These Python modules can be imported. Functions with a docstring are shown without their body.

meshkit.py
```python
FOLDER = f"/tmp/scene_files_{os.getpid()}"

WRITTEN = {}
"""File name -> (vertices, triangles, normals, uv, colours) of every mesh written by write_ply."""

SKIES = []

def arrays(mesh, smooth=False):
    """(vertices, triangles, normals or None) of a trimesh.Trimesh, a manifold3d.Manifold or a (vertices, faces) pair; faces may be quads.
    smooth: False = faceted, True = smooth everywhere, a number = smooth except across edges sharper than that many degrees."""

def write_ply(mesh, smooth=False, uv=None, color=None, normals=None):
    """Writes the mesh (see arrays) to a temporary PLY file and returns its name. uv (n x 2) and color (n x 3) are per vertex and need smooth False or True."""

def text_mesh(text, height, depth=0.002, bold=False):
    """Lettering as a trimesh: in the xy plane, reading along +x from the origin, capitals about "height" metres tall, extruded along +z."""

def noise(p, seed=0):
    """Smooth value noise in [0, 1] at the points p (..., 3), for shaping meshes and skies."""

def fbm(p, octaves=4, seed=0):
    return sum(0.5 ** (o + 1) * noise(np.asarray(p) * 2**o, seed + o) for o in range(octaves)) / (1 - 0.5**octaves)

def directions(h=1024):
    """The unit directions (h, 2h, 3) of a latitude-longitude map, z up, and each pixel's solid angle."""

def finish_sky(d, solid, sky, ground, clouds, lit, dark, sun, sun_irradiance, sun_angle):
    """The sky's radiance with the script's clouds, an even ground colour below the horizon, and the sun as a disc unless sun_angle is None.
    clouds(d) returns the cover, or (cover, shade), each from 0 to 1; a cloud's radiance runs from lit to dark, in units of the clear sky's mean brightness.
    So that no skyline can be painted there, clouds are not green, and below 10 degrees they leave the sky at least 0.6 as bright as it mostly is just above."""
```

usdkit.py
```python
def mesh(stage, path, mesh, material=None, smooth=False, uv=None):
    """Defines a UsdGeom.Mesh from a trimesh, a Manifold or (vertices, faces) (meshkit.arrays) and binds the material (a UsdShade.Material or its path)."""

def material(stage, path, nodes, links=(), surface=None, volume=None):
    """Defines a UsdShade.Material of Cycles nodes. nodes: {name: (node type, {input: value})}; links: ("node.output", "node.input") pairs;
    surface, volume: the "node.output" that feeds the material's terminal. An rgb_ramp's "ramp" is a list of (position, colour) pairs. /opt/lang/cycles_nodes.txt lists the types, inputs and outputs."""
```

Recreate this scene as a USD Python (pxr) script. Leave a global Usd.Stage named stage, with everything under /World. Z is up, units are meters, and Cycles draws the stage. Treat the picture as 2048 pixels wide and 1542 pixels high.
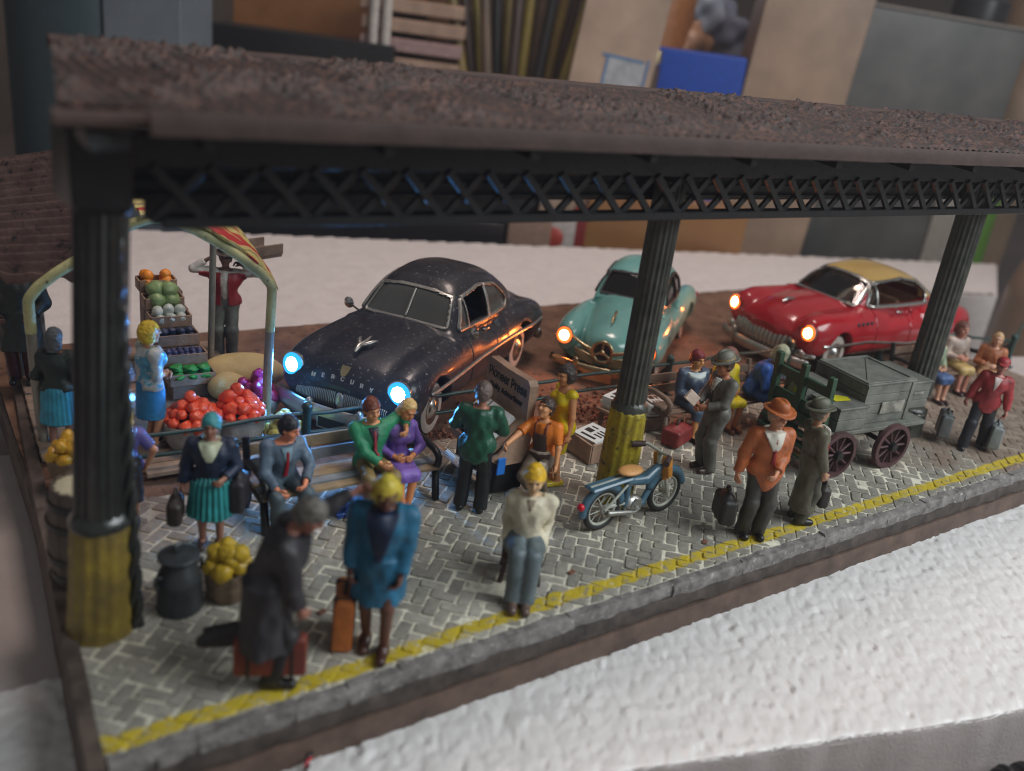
import math, random
import numpy as np, trimesh, usdkit, meshkit
from scipy.interpolate import PchipInterpolator
from shapely.geometry import Polygon, box as sbox
from shapely import affinity
from pxr import Usd, UsdGeom, UsdLux, UsdShade, Gf, Sdf, Vt

stage = Usd.Stage.CreateInMemory()
UsdGeom.SetStageUpAxis(stage, 'Z'); UsdGeom.SetStageMetersPerUnit(stage, 1.0)
UsdGeom.Xform.Define(stage, '/World'); UsdGeom.Scope.Define(stage, '/World/Looks')
random.seed(7); RNG = np.random.default_rng(11)
CM = 0.01            # everything below is written in centimetres of the real model, stage units are metres

# ---------------------------------------------------------------- camera
RT = (0.82722365, -0.54832827, 0.12262599); UP = (0.11389351, 0.37735329, 0.91903905); FW = (0.55020841, 0.74628453, -0.37460659)
cam = UsdGeom.Camera.Define(stage, '/World/camera')
cam.AddTransformOp().Set(Gf.Matrix4d(*RT, 0, *UP, 0, *[-c for c in FW], 0, 0, 0, 12.5 * CM, 1))
cam.CreateHorizontalApertureAttr(36.0); cam.CreateVerticalApertureAttr(36.0 * 771 / 1024)
cam.CreateFocalLengthAttr(36.0 * 1812 / 2048)
cam.CreateClippingRangeAttr(Gf.Vec2f(0.01, 20))
cam.CreateFStopAttr(11.5); cam.CreateFocusDistanceAttr(0.275)
cam.CreateExposureAttr(0.0)

# ---------------------------------------------------------------- light: a warm ceiling lamp above, a cool broad one in front, a dim room around
dome = UsdLux.DomeLight.Define(stage, '/World/room_light'); dome.CreateIntensityAttr(1.0)
_rm = usdkit.material(stage, '/World/Looks/room', {'b': ('background_shader', {'color': (0.97, 0.94, 0.92), 'strength': 0.19})}, surface='b.background')
UsdShade.MaterialBindingAPI.Apply(dome.GetPrim()).Bind(_rm)
def lamp(name, pos, target, w, h, power, color):
    L = UsdLux.RectLight.Define(stage, '/World/' + name)
    z = np.array(pos, float) - np.array(target, float); z /= np.linalg.norm(z)
    x = np.cross((0, 1, 0.01), z); x /= np.linalg.norm(x); y = np.cross(z, x)
    L.AddTransformOp().Set(Gf.Matrix4d(*x, 0, *y, 0, *z, 0, *[c * CM for c in pos], 1))
    L.CreateWidthAttr(w * CM); L.CreateHeightAttr(h * CM); L.CreateIntensityAttr(power); L.CreateColorAttr(Gf.Vec3f(*color)); L.CreateNormalizeAttr(True)
lamp('ceiling_lamp', (30, 30, 80), (22, 22, 0), 22, 22, 0.85, (1.0, 0.80, 0.72))
lamp('front_lamp', (42, -16, 38), (21, 18, 0), 46, 34, 1.05, (0.90, 0.97, 1.0))
# ---------------------------------------------------------------- helpers
USED = {}
def numbered(parent, name):
    k = (parent, name); n = USED[k] = USED.get(k, -1) + 1
    return name if n == 0 else '%s_%03d' % (name, n)
def thing(name, label, cat, loc=(0, 0, 0), rz=0.0, group=None, kind=None, tilt=None, scale=None):
    path = '/World/' + numbered('/World', name)
    x = UsdGeom.Xform.Define(stage, path)
    x.AddTranslateOp().Set(Gf.Vec3d(*[c * CM for c in loc])); x.AddRotateZOp().Set(float(rz))
    if tilt: x.AddRotateXYZOp().Set(Gf.Vec3f(*tilt))
    if scale: x.AddScaleOp().Set(Gf.Vec3f(*scale))
    tag(x.GetPrim(), label, cat, group, kind)
    return path
def tag(p, label=None, cat=None, group=None, kind=None):
    for k, v in (('label', label), ('category', cat), ('group', group), ('kind', kind)):
        if v: p.SetCustomDataByKey(k, v)
def put(parent, name, v, f, mat, n=None, label=None, kind=None, smooth=False):
    """one Mesh prim from vertices in centimetres; faces may be quads"""
    path = parent + '/' + numbered(parent, name)
    v = np.asarray(v, float); f = np.asarray(f, int)
    if f.shape[1] == 4: f = np.vstack([f[:, [0, 1, 2]], f[:, [0, 2, 3]]])
    used = np.zeros(len(v), bool); used[f.ravel()] = True
    if not used.all():
        f = (np.cumsum(used) - 1)[f]; v = v[used]; n = None if n is None else np.asarray(n)[used]
    if n is None and smooth is not False:
        v, f, n = meshkit.arrays((v, f), smooth)
    m = UsdGeom.Mesh.Define(stage, path)
    m.CreatePointsAttr(Vt.Vec3fArray.FromNumpy((v * CM).astype(np.float32)))
    m.CreateFaceVertexCountsAttr(Vt.IntArray.FromNumpy(np.full(len(f), 3, np.int32)))
    m.CreateFaceVertexIndicesAttr(Vt.IntArray.FromNumpy(f.astype(np.int32).ravel()))
    m.CreateSubdivisionSchemeAttr('none')
    if n is not None:
        m.CreateNormalsAttr(Vt.Vec3fArray.FromNumpy(np.asarray(n, np.float32))); m.SetNormalsInterpolation('vertex')
    UsdShade.MaterialBindingAPI.Apply(m.GetPrim()).Bind(M(mat))
    tag(m.GetPrim(), label, kind=kind)
    return path
def rotm(rx=0, ry=0, rz=0):
    a, b, c = np.radians([rx, ry, rz])
    X = np.array([[1, 0, 0], [0, math.cos(a), -math.sin(a)], [0, math.sin(a), math.cos(a)]])
    Y = np.array([[math.cos(b), 0, math.sin(b)], [0, 1, 0], [-math.sin(b), 0, math.cos(b)]])
    Z = np.array([[math.cos(c), -math.sin(c), 0], [math.sin(c), math.cos(c), 0], [0, 0, 1]])
    return Z @ Y @ X
def nrm(v):
    v = np.asarray(v, float); return v / (np.linalg.norm(v) + 1e-12)
class MB:
    """collects pieces of one mesh"""
    def __init__(s): s.v = []; s.f = []; s.k = 0
    def add(s, v, f):
        v = np.asarray(v, float); f = np.asarray(f, int)
        if f.shape[1] == 4: f = np.vstack([f[:, [0, 1, 2]], f[:, [0, 2, 3]]])
        s.v.append(v); s.f.append(f + s.k); s.k += len(v); return s
    def box(s, c, size, R=None, ch=None):
        """box with chamfered edges"""
        sx, sy, sz = np.array(size, float) / 2
        if ch is None: ch = min(sx, sy, sz) * 0.18
        P = []
        for z, i in ((-sz, ch), (-sz + ch, 0), (sz - ch, 0), (sz, ch)):
            x, y = sx - i, sy - i; c2 = ch * 0.6
            P += [(x, y - c2, z), (x - c2, y, z), (-x + c2, y, z), (-x, y - c2, z), (-x, -y + c2, z), (-x + c2, -y, z), (x - c2, -y, z), (x, -y + c2, z)]
        F = []
        for r in range(3):
            for k in range(8):
                a, b = r * 8 + k, r * 8 + (k + 1) % 8
                F += [(a, b, b + 8), (a, b + 8, a + 8)]
        for k in range(1, 7): F += [(24, 24 + k, 25 + k), (0, k + 1, k)]
        P = np.array(P)
        if R is not None: P = P @ np.asarray(R).T
        return s.add(P + np.asarray(c, float), F)
    def tube(s, pts, r, n=10, caps=True, flat=None):
        """swept circle; r a number or one per point; flat=(normal, factor) squashes along a direction"""
        p = np.asarray(pts, float); m = len(p); r = np.broadcast_to(np.asarray(r, float), (m,))
        t = np.gradient(p, axis=0); t /= np.linalg.norm(t, axis=1)[:, None] + 1e-12
        ref = np.array([0, 0, 1.0]) if abs(t[0] @ [0, 0, 1]) < 0.9 else np.array([1.0, 0, 0])
        u = np.cross(ref, t[0]); u /= np.linalg.norm(u); V = []
        a = np.arange(n) * 2 * math.pi / n
        for i in range(m):
            u = u - t[i] * (u @ t[i]); u /= np.linalg.norm(u) + 1e-12; w = np.cross(t[i], u)
            ring = np.outer(np.cos(a), u) + np.outer(np.sin(a), w)
            if flat is not None:
                d = nrm(flat[0]); ring = ring - np.outer(ring @ d, d) * (1 - flat[1])
            V.append(p[i] + r[i] * ring)
        V = np.vstack(V); F = []
        for i in range(m - 1):
            for k in range(n):
                q, b = i * n + k, i * n + (k + 1) % n
                F += [(q, b, b + n), (q, b + n, q + n)]
        if caps:
            V = np.vstack([V, p[0], p[-1]]); c0, c1 = len(V) - 2, len(V) - 1
            for k in range(n): F += [(c0, (k + 1) % n, k), (c1, (m - 1) * n + k, (m - 1) * n + (k + 1) % n)]
        return s.add(V, F)
    def lathe(s, prof, c=(0, 0, 0), n=24, R=None, rad=None):
        """profile of (radius, z); rad(angle, z) may modulate the radius"""
        a = np.arange(n) * 2 * math.pi / n; V = []
        for r, z in prof:
            k = np.ones(n) if rad is None else np.array([rad(t, z) for t in a])
            V.append(np.stack([r * k * np.cos(a), r * k * np.sin(a), np.full(n, z)], 1))
        V = np.vstack(V); F = []
        for i in range(len(prof) - 1):
            for k in range(n):
                q, b = i * n + k, i * n + (k + 1) % n
                F += [(q, b, b + n), (q, b + n, q + n)]
        if prof[0][0] > 1e-6:
            V = np.vstack([V, (0, 0, prof[0][1])]); F += [(len(V) - 1, (k + 1) % n, k) for k in range(n)]
        if prof[-1][0] > 1e-6:
            V = np.vstack([V, (0, 0, prof[-1][1])]); o = (len(prof) - 1) * n; F += [(len(V) - 1, o + k, o + (k + 1) % n) for k in range(n)]
        if R is not None: V = V @ np.asarray(R).T
        return s.add(V + np.asarray(c, float), F)
    def ball(s, c, r, sub=2, R=None, noise=0, seed=0, nf=1.0):
        m = trimesh.creation.icosphere(sub); V = m.vertices.copy()
        if noise: V = V * (1 + noise * (meshkit.noise(V * 2.2 * nf + seed * 7.3, seed)[:, None] * 2 - 1))
        V = V * np.broadcast_to(np.asarray(r, float), (3,))
        if R is not None: V = V @ np.asarray(R).T
        return s.add(V + np.asarray(c, float), m.faces)
    def prism(s, poly, z0, z1, M3=None, c=(0, 0, 0), ch=0):
        """extrudes a 2-D outline (convex or not) along z; M3 turns it, c moves it"""
        P = poly if isinstance(poly, Polygon) else Polygon(poly)
        m = trimesh.creation.extrude_polygon(P, z1 - z0, engine='earcut'); V = np.array(m.vertices); V[:, 2] += z0
        if M3 is not None: V = V @ np.asarray(M3).T
        return s.add(V + np.asarray(c, float), m.faces)
    def mesh(s, m, R=None, c=(0, 0, 0), k=1.0):
        V = np.array(m.vertices) * k
        if R is not None: V = V @ np.asarray(R).T
        return s.add(V + np.asarray(c, float), m.faces)
    def wob(s, amp, sc=1.0, seed=0):
        """shakes all vertices with smooth noise"""
        for i, v in enumerate(s.v):
            s.v[i] = v + amp * np.stack([meshkit.noise(v * sc + 31 * k + seed, seed + k) * 2 - 1 for k in range(3)], 1)
        return s
    def build(s, parent, name, mat, smooth=35, label=None, kind=None):
        return put(parent, name, np.vstack(s.v), np.vstack(s.f), mat, smooth=smooth, label=label, kind=kind)

# ---- implicit surfaces: a sparse surface-nets mesher with vertices and normals taken from the field itself
_C8 = np.array([(i, j, k) for i in (0, 1) for j in (0, 1) for k in (0, 1)])
_E12 = [(a, b) for a in range(8) for b in range(a + 1, 8) if np.abs(_C8[a] - _C8[b]).sum() == 1]
def surf(fn, lo, hi, h, B=8, slack=1.5):
    lo = np.asarray(lo, float) - 2 * h; nb = np.maximum(1, np.ceil((np.asarray(hi, float) + 2 * h - lo) / h / B).astype(int)); N = nb * B
    blk = np.stack(np.meshgrid(*[np.arange(k) for k in nb], indexing='ij'), -1).reshape(-1, 3)
    d = fn(lo + (blk * B + (B - 1) / 2) * h)
    vals = np.repeat(np.repeat(np.repeat(d.reshape(nb), B, 0), B, 1), B, 2).astype(np.float32)
    near = blk[np.abs(d) < (math.sqrt(3) * (B / 2) * h) * slack]
    off = np.stack(np.meshgrid(*[np.arange(B)] * 3, indexing='ij'), -1).reshape(-1, 3)
    for c in range(0, len(near), 400):
        ix = (near[c:c + 400, None] * B + off[None]).reshape(-1, 3)
        vals[ix[:, 0], ix[:, 1], ix[:, 2]] = fn(lo + ix * h)
    for ax in range(3):
        for e in (0, -1):
            sl = [slice(None)] * 3; sl[ax] = e; vals[tuple(sl)] = np.maximum(vals[tuple(sl)], h * 0.1)
    s = vals < 0
    c = sum(s[i:N[0] - 1 + i, j:N[1] - 1 + j, k:N[2] - 1 + k].astype(np.int8) for i, j, k in _C8)
    ix = np.argwhere((c > 0) & (c < 8))
    V = np.stack([vals[ix[:, 0] + i, ix[:, 1] + j, ix[:, 2] + k] for i, j, k in _C8], 1)
    acc = np.zeros((len(ix), 3)); cnt = np.zeros(len(ix))
    for a, b in _E12:
        m = (V[:, a] < 0) != (V[:, b] < 0); t = V[m, a] / (V[m, a] - V[m, b])
        acc[m] += _C8[a] + t[:, None] * (_C8[b] - _C8[a]); cnt[m] += 1
    v = lo + (ix + acc / cnt[:, None]) * h
    ids = np.full(tuple(N - 1), -1, np.int32); ids[ix[:, 0], ix[:, 1], ix[:, 2]] = np.arange(len(ix))
    F = []
    for ax in range(3):
        a0 = [slice(1, -1)] * 3; a1 = [slice(1, -1)] * 3; a0[ax] = slice(0, -1); a1[ax] = slice(1, None)
        A, Bv = s[tuple(a0)], s[tuple(a1)]; e = np.argwhere(A != Bv)
        if not len(e): continue
        sg = A[e[:, 0], e[:, 1], e[:, 2]]
        o = np.ones(3, int); o[ax] = 0; e = e + o; u, w = [(1, 2), (2, 0), (0, 1)][ax]
        q = []
        for du, dw in ((-1, -1), (0, -1), (0, 0), (-1, 0)):
            t = e.copy(); t[:, u] += du; t[:, w] += dw; q.append(ids[t[:, 0], t[:, 1], t[:, 2]])
        q = np.stack(q, 1); q[~sg] = q[~sg][:, ::-1]; F.append(q)
    F = np.vstack(F); F = F[(F >= 0).all(1)]
    def grad(p):
        e = 0.35 * h; D = np.eye(3) * e
        return np.stack([(fn(p + D[k]) - fn(p - D[k])) / (2 * e) for k in range(3)], 1)
    for _ in range(2):
        g = grad(v); st = fn(v)[:, None] * g / np.maximum((g * g).sum(1), 0.05)[:, None]
        l = np.linalg.norm(st, axis=1)[:, None]; v = v - st * np.minimum(1, 0.6 * h / np.maximum(l, 1e-9))
    g = grad(v); n = g / np.maximum(np.linalg.norm(g, axis=1), 1e-9)[:, None]
    return v, F, n
def smin(a, b, k):
    if k <= 0: return np.minimum(a, b)
    h = np.maximum(k - np.abs(a - b), 0) / k
    return np.minimum(a, b) - h * h * k * 0.25
def smax(a, b, k): return -smin(-a, -b, k)
def cap(p, a, b, ra, rb=None):
    a = np.asarray(a, float); b = np.asarray(b, float); rb = ra if rb is None else rb
    pa = p - a; ba = b - a; t = np.clip(pa @ ba / max(ba @ ba, 1e-9), 0, 1)
    return np.linalg.norm(pa - t[:, None] * ba, axis=1) - (ra + (rb - ra) * t)
def ell(p, c, r, R=None):
    q = p - np.asarray(c, float)
    if R is not None: q = q @ R
    r = np.asarray(r, float); k0 = np.linalg.norm(q / r, axis=1); k1 = np.linalg.norm(q / (r * r), axis=1)
    return k0 * (k0 - 1) / np.maximum(k1, 1e-9)
def rbox(p, c, half, r=0.0, R=None):
    q = p - np.asarray(c, float)
    if R is not None: q = q @ R
    q = np.abs(q) - (np.asarray(half, float) - r)
    return np.linalg.norm(np.maximum(q, 0), axis=1) + np.minimum(q.max(1), 0) - r
def poly2(x, z, P):
    """signed distance to a 2-D polygon"""
    P = np.asarray(P, float); d = np.full(len(x), 1e9); s = np.ones(len(x)); n = len(P)
    for i in range(n):
        a, b = P[i], P[i - 1]; ex, ez = b - a; wx, wz = x - a[0], z - a[1]
        t = np.clip((wx * ex + wz * ez) / (ex * ex + ez * ez), 0, 1)
        d = np.minimum(d, (wx - ex * t) ** 2 + (wz - ez * t) ** 2)
        c1, c2, c3 = z >= a[1], z < b[1], ex * wz > ez * wx
        fl = (c1 & c2 & c3) | (~c1 & ~c2 & ~c3); s = np.where(fl, -s, s)
    return s * np.sqrt(d)
def fbm3(p, sc, seed=0): return meshkit.fbm(p * sc, 3, seed) * 2 - 1
# ---------------------------------------------------------------- materials
LOOK = {}
def M(name): return LOOK[name]
def mk(name, nodes, links, surface='p.BSDF'):
    LOOK[name] = usdkit.material(stage, '/World/Looks/' + name, nodes, links, surface=surface)
def lin(c):
    """sRGB 0..255 to linear"""
    return tuple((x / 255 / 12.92) if x < 11 else ((x / 255 + 0.055) / 1.055) ** 2.4 for x in c)
def paint(name, c, rough=0.5, metal=0.0, var=0.18, vs=2.5, bump=0.25, bs=14.0, c2=None, fleck=None, coat=0.0, sss=0.0, spec=None, vdetail=4.0, frange=(0.62, 0.7), fs=9.0):
    """surface colour with slow mottling, fine relief and, if asked for, flecks of another colour; scales are per centimetre"""
    c = np.array(c, float); a = tuple(np.clip(c * (1 - var), 0, 1)) if c2 is None else tuple(c); b = tuple(np.clip(c * (1 + var), 0, 1)) if c2 is None else tuple(c2)
    p = {'roughness': rough, 'metallic': metal, 'coat_weight': coat, 'coat_roughness': 0.08}
    if spec is not None: p['specular_ior_level'] = spec
    N = {'t': ('texture_coordinate', {}), 'm': ('mapping', {'scale': (100, 100, 100)}),
         'n': ('noise_texture', {'scale': vs, 'detail': vdetail, 'roughness': 0.6}), 'r': ('rgb_ramp', {'ramp': [(0.3, a), (0.7, b)]}),
         'p': ('principled_bsdf', p)}
    L = [('t.object', 'm.vector'), ('m.vector', 'n.vector'), ('n.fac', 'r.fac')]
    out = 'r.color'
    if fleck is not None:
        N['fn'] = ('noise_texture', {'scale': fs, 'detail': 5.0, 'roughness': 0.65}); N['fr'] = ('rgb_ramp', {'ramp': [(frange[0], (0, 0, 0)), (frange[1], (1, 1, 1))]})
        N['fx'] = ('mix_color', {'b': tuple(fleck)})
        L += [('m.vector', 'fn.vector'), ('fn.fac', 'fr.fac'), ('fr.color', 'fx.fac'), (out, 'fx.a')]; out = 'fx.result'
    L.append((out, 'p.base_color'))
    if bump:
        N['bn'] = ('noise_texture', {'scale': bs, 'detail': 4.0, 'roughness': 0.6}); N['bb'] = ('bump', {'strength': bump, 'distance': 0.0004})
        L += [('m.vector', 'bn.vector'), ('bn.fac', 'bb.height'), ('bb.normal', 'p.normal')]
    mk(name, N, L)
    return name
def glow(name, c, s): mk(name, {'e': ('emission', {'color': tuple(c), 'strength': s})}, [], 'e.emission'); return name
def pane(name, tint=(0.75, 0.78, 0.78), gl=0.1, rough=0.05):
    mk(name, {'t': ('transparent_bsdf', {'color': tint}), 'g': ('glossy_bsdf', {'color': (0.9, 0.9, 0.9), 'roughness': rough}), 'f': ('fresnel', {'IOR': 1.6}), 'x': ('mix_closure', {})},
       [('f.fac', 'x.fac'), ('t.BSDF', 'x.closure1'), ('g.BSDF', 'x.closure2')], 'x.closure')
    return name
_pc = {}
def P(c, rough=0.5, **k):
    """a painted-figure colour given in sRGB, shared between equal calls"""
    key = (tuple(c), rough, tuple(sorted(k.items())))
    if key not in _pc: _pc[key] = paint('paint_%02x%02x%02x_%d' % (*c, len(_pc)), lin(c), rough, **k)
    return _pc[key]
# ---------------------------------------------------------------- materials of the setting
def pos_nodes(): return {'g': ('geometry', {}), 'ps': ('mapping', {'scale': (100, 100, 100)})}, [('g.position', 'ps.vector')]
def paving(name, ca, cb, rnd, yellow=True, rough=0.75):
    """stone or joint colour with, along the platform edge, a worn painted line"""
    N, L = pos_nodes()
    N.update({'n1': ('noise_texture', {'scale': 5.0, 'detail': 5.0, 'roughness': 0.65}), 'r1': ('rgb_ramp', {'ramp': [(0.25, ca), (0.75, cb)]}),
              'n0': ('noise_texture', {'scale': 0.35, 'detail': 3.0}), 'r0': ('rgb_ramp', {'ramp': [(0.3, (0.75, 0.75, 0.75)), (0.7, (1.15, 1.1, 1.05))]}),
              'mu': ('mix_color', {'blend_type': 'multiply', 'fac': 1.0, 'use_clamp': False}),
              'gi': ('geometry', {}), 'oi': ('object_info', {}), 'ad': ('math', {'math_type': 'add'}), 'fr': ('math', {'math_type': 'fraction'}),
              'mr': ('map_range', {'from_min': 0.0, 'from_max': 1.0, 'to_min': 1 - rnd, 'to_max': 1 + rnd}), 'mu2': ('vector_math', {'math_type': 'scale'}),
              'n2': ('noise_texture', {'scale': 11.0, 'detail': 5.0, 'roughness': 0.7}), 'r2': ('rgb_ramp', {'ramp': [(0.60, (0, 0, 0)), (0.68, (1, 1, 1))]}),
              'ds': ('mix_color', {'b': (0.42, 0.42, 0.38)}), 'dm': ('math', {'math_type': 'multiply', 'value2': 0.45}),
              'bn': ('noise_texture', {'scale': 16.0, 'detail': 4.0, 'roughness': 0.65}), 'bb': ('bump', {'strength': 0.55, 'distance': 0.0005}),
              'p': ('principled_bsdf', {'roughness': rough, 'specular_ior_level': 0.35})})
    L += [('ps.vector', 'n1.vector'), ('n1.fac', 'r1.fac'), ('ps.vector', 'n0.vector'), ('n0.fac', 'r0.fac'), ('r1.color', 'mu.a'), ('r0.color', 'mu.b'),
          ('gi.random_per_island', 'ad.value1'), ('oi.random', 'ad.value2'), ('ad.value', 'fr.value1'), ('fr.value', 'mr.value'), ('mu.result', 'mu2.vector1'), ('mr.result', 'mu2.scale'),
          ('ps.vector', 'n2.vector'), ('n2.fac', 'r2.fac'), ('r2.color', 'dm.value1'), ('dm.value', 'ds.fac'), ('mu2.vector', 'ds.a'),
          ('ps.vector', 'bn.vector'), ('bn.fac', 'bb.height'), ('bb.normal', 'p.normal')]
    out = 'ds.result'
    # brown, bare earth-stained patches towards the far right end of the platform
    N.update({'bx': ('separate_xyz', {}), 'bm': ('map_range', {'clamp': True, 'from_min': 24.0, 'from_max': 33.0, 'to_min': -0.25, 'to_max': 0.5}), 'bnz': ('noise_texture', {'scale': 0.5, 'detail': 4.0}),
              'by': ('map_range', {'clamp': True, 'from_min': 18.6, 'from_max': 21.4, 'to_min': -0.3, 'to_max': 0.36}), 'bmx': ('math', {'math_type': 'maximum'}), 'ba': ('math', {'math_type': 'add'}), 'br': ('rgb_ramp', {'ramp': [(0.62, (0, 0, 0)), (0.85, (1, 1, 1))]}), 'bc': ('mix_color', {'b': (0.20, 0.135, 0.10)}), 'bk': ('math', {'math_type': 'multiply', 'value2': 0.8})})
    L += [('ps.vector', 'bx.vector'), ('bx.x', 'bm.value'), ('ps.vector', 'bnz.vector'), ('bx.y', 'by.value'), ('bm.result', 'bmx.value1'), ('by.result', 'bmx.value2'), ('bmx.value', 'ba.value1'), ('bnz.fac', 'ba.value2'), ('ba.value', 'br.fac'), ('br.color', 'bk.value1'), ('bk.value', 'bc.fac'), (out, 'bc.a')]
    out = 'bc.result'
    if yellow:
        N.update({'sx': ('separate_xyz', {}), 'lx': ('map_range', {'clamp': True, 'from_min': 6.0, 'from_max': 12.0, 'to_min': 13.24, 'to_max': 13.46}), 'dy': ('math', {'math_type': 'subtract'}),
                  'wn': ('noise_texture', {'scale': 1.7, 'detail': 4.0}), 'wm': ('map_range', {'from_min': 0.0, 'from_max': 1.0, 'to_min': -0.11, 'to_max': 0.11}), 'dw': ('math', {'math_type': 'add'}),
                  'ab': ('math', {'math_type': 'absolute'}), 'lt': ('map_range', {'clamp': True, 'from_min': 0.17, 'from_max': 0.23, 'to_min': 1.0, 'to_max': 0.0}),
                  'wr': ('noise_texture', {'scale': 4.5, 'detail': 6.0, 'roughness': 0.7}), 'wq': ('rgb_ramp', {'ramp': [(0.33, (0.05, 0.05, 0.05)), (0.50, (1, 1, 1))]}), 'lm': ('math', {'math_type': 'multiply'}),
                  'yc': ('mix_color', {'b': (0.50, 0.375, 0.02)})})
        L += [('ps.vector', 'sx.vector'), ('sx.x', 'lx.value'), ('sx.y', 'dy.value1'), ('lx.result', 'dy.value2'), ('ps.vector', 'wn.vector'), ('wn.fac', 'wm.value'), ('dy.value', 'dw.value1'), ('wm.result', 'dw.value2'),
              ('dw.value', 'ab.value1'), ('ab.value', 'lt.value'), ('ps.vector', 'wr.vector'), ('wr.fac', 'wq.fac'), ('lt.result', 'lm.value1'), ('wq.color', 'lm.value2'), ('lm.value', 'yc.fac'), (out, 'yc.a')]
        out = 'yc.result'
    L.append((out, 'p.base_color'))
    mk(name, N, L)
paving('paving_brick', (0.235, 0.226, 0.200), (0.40, 0.382, 0.332), 0.22)
paving('paving_joint', (0.50, 0.48, 0.39), (0.86, 0.84, 0.71), 0.0)
paint('kerb_stone', (0.17, 0.155, 0.148), 0.7, var=0.5, vs=3.0, bump=0.7, bs=9, fleck=(0.5, 0.5, 0.47), frange=(0.6, 0.72))
paint('dark_wood', (0.055, 0.042, 0.036), 0.7, var=0.6, vs=2.0, bump=0.6, bs=6)
paint('brown_wood', (0.105, 0.066, 0.050), 0.6, var=0.4, vs=1.2, bump=0.4, bs=5)
paint('side_wood', (0.085, 0.062, 0.050), 0.7, var=0.5, vs=1.5, bump=0.5, bs=5)
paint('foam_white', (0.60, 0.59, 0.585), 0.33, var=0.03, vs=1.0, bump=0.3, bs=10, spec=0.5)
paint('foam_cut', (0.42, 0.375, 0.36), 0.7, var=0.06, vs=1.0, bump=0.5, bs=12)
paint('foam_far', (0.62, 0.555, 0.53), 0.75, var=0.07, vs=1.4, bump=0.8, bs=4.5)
paint('dirt', (0.120, 0.062, 0.038), 0.95, c2=(0.235, 0.128, 0.080), vs=0.9, bump=0.9, bs=9, fleck=(0.05, 0.028, 0.02), frange=(0.55, 0.7), fs=3.0)  # ground colour reddened to carry the amber headlight glow
paint('red_crumb', (0.20, 0.072, 0.042), 0.9, c2=(0.30, 0.13, 0.08), vs=1.5, bump=0.4)
paint('table_wood', (0.135, 0.105, 0.095), 0.55, var=0.15, vs=0.5, bump=0.1)
paint('black_plastic', (0.012, 0.012, 0.014), 0.35, bump=0.05)
paint('iron_black', (0.0075, 0.008, 0.009), 0.40, var=0.4, vs=3, bump=0.35, bs=9)
paint('iron_green', (0.030, 0.034, 0.028), 0.27, c2=(0.080, 0.080, 0.066), vs=2.2, bump=0.5, bs=8, fleck=(0.13, 0.14, 0.12), frange=(0.68, 0.74))
paint('iron_gloss', (0.010, 0.012, 0.012), 0.16, c2=(0.022, 0.026, 0.024), vs=2.0, bump=1.0, bs=5, coat=0.6)
paint('shaded_yellow_iron', (0.30, 0.215, 0.025), 0.5, c2=(0.105, 0.075, 0.03), vs=1.0, bump=0.9, bs=6, fleck=(0.40, 0.33, 0.04), frange=(0.62, 0.72), fs=2.2)  # yellow foot paint darkened for the shade at the nearest column, plus dirt
paint('yellow_iron', (0.46, 0.37, 0.012), 0.5, c2=(0.17, 0.12, 0.02), vs=1.3, bump=0.9, bs=7, fleck=(0.045, 0.04, 0.025), frange=(0.58, 0.66), fs=3.0)
paint('roof_felt', (0.026, 0.015, 0.012), 0.55, c2=(0.100, 0.046, 0.034), vs=1.1, bump=0.9, bs=14, fleck=(0.010, 0.009, 0.011), frange=(0.46, 0.53), fs=7.0)
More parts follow.
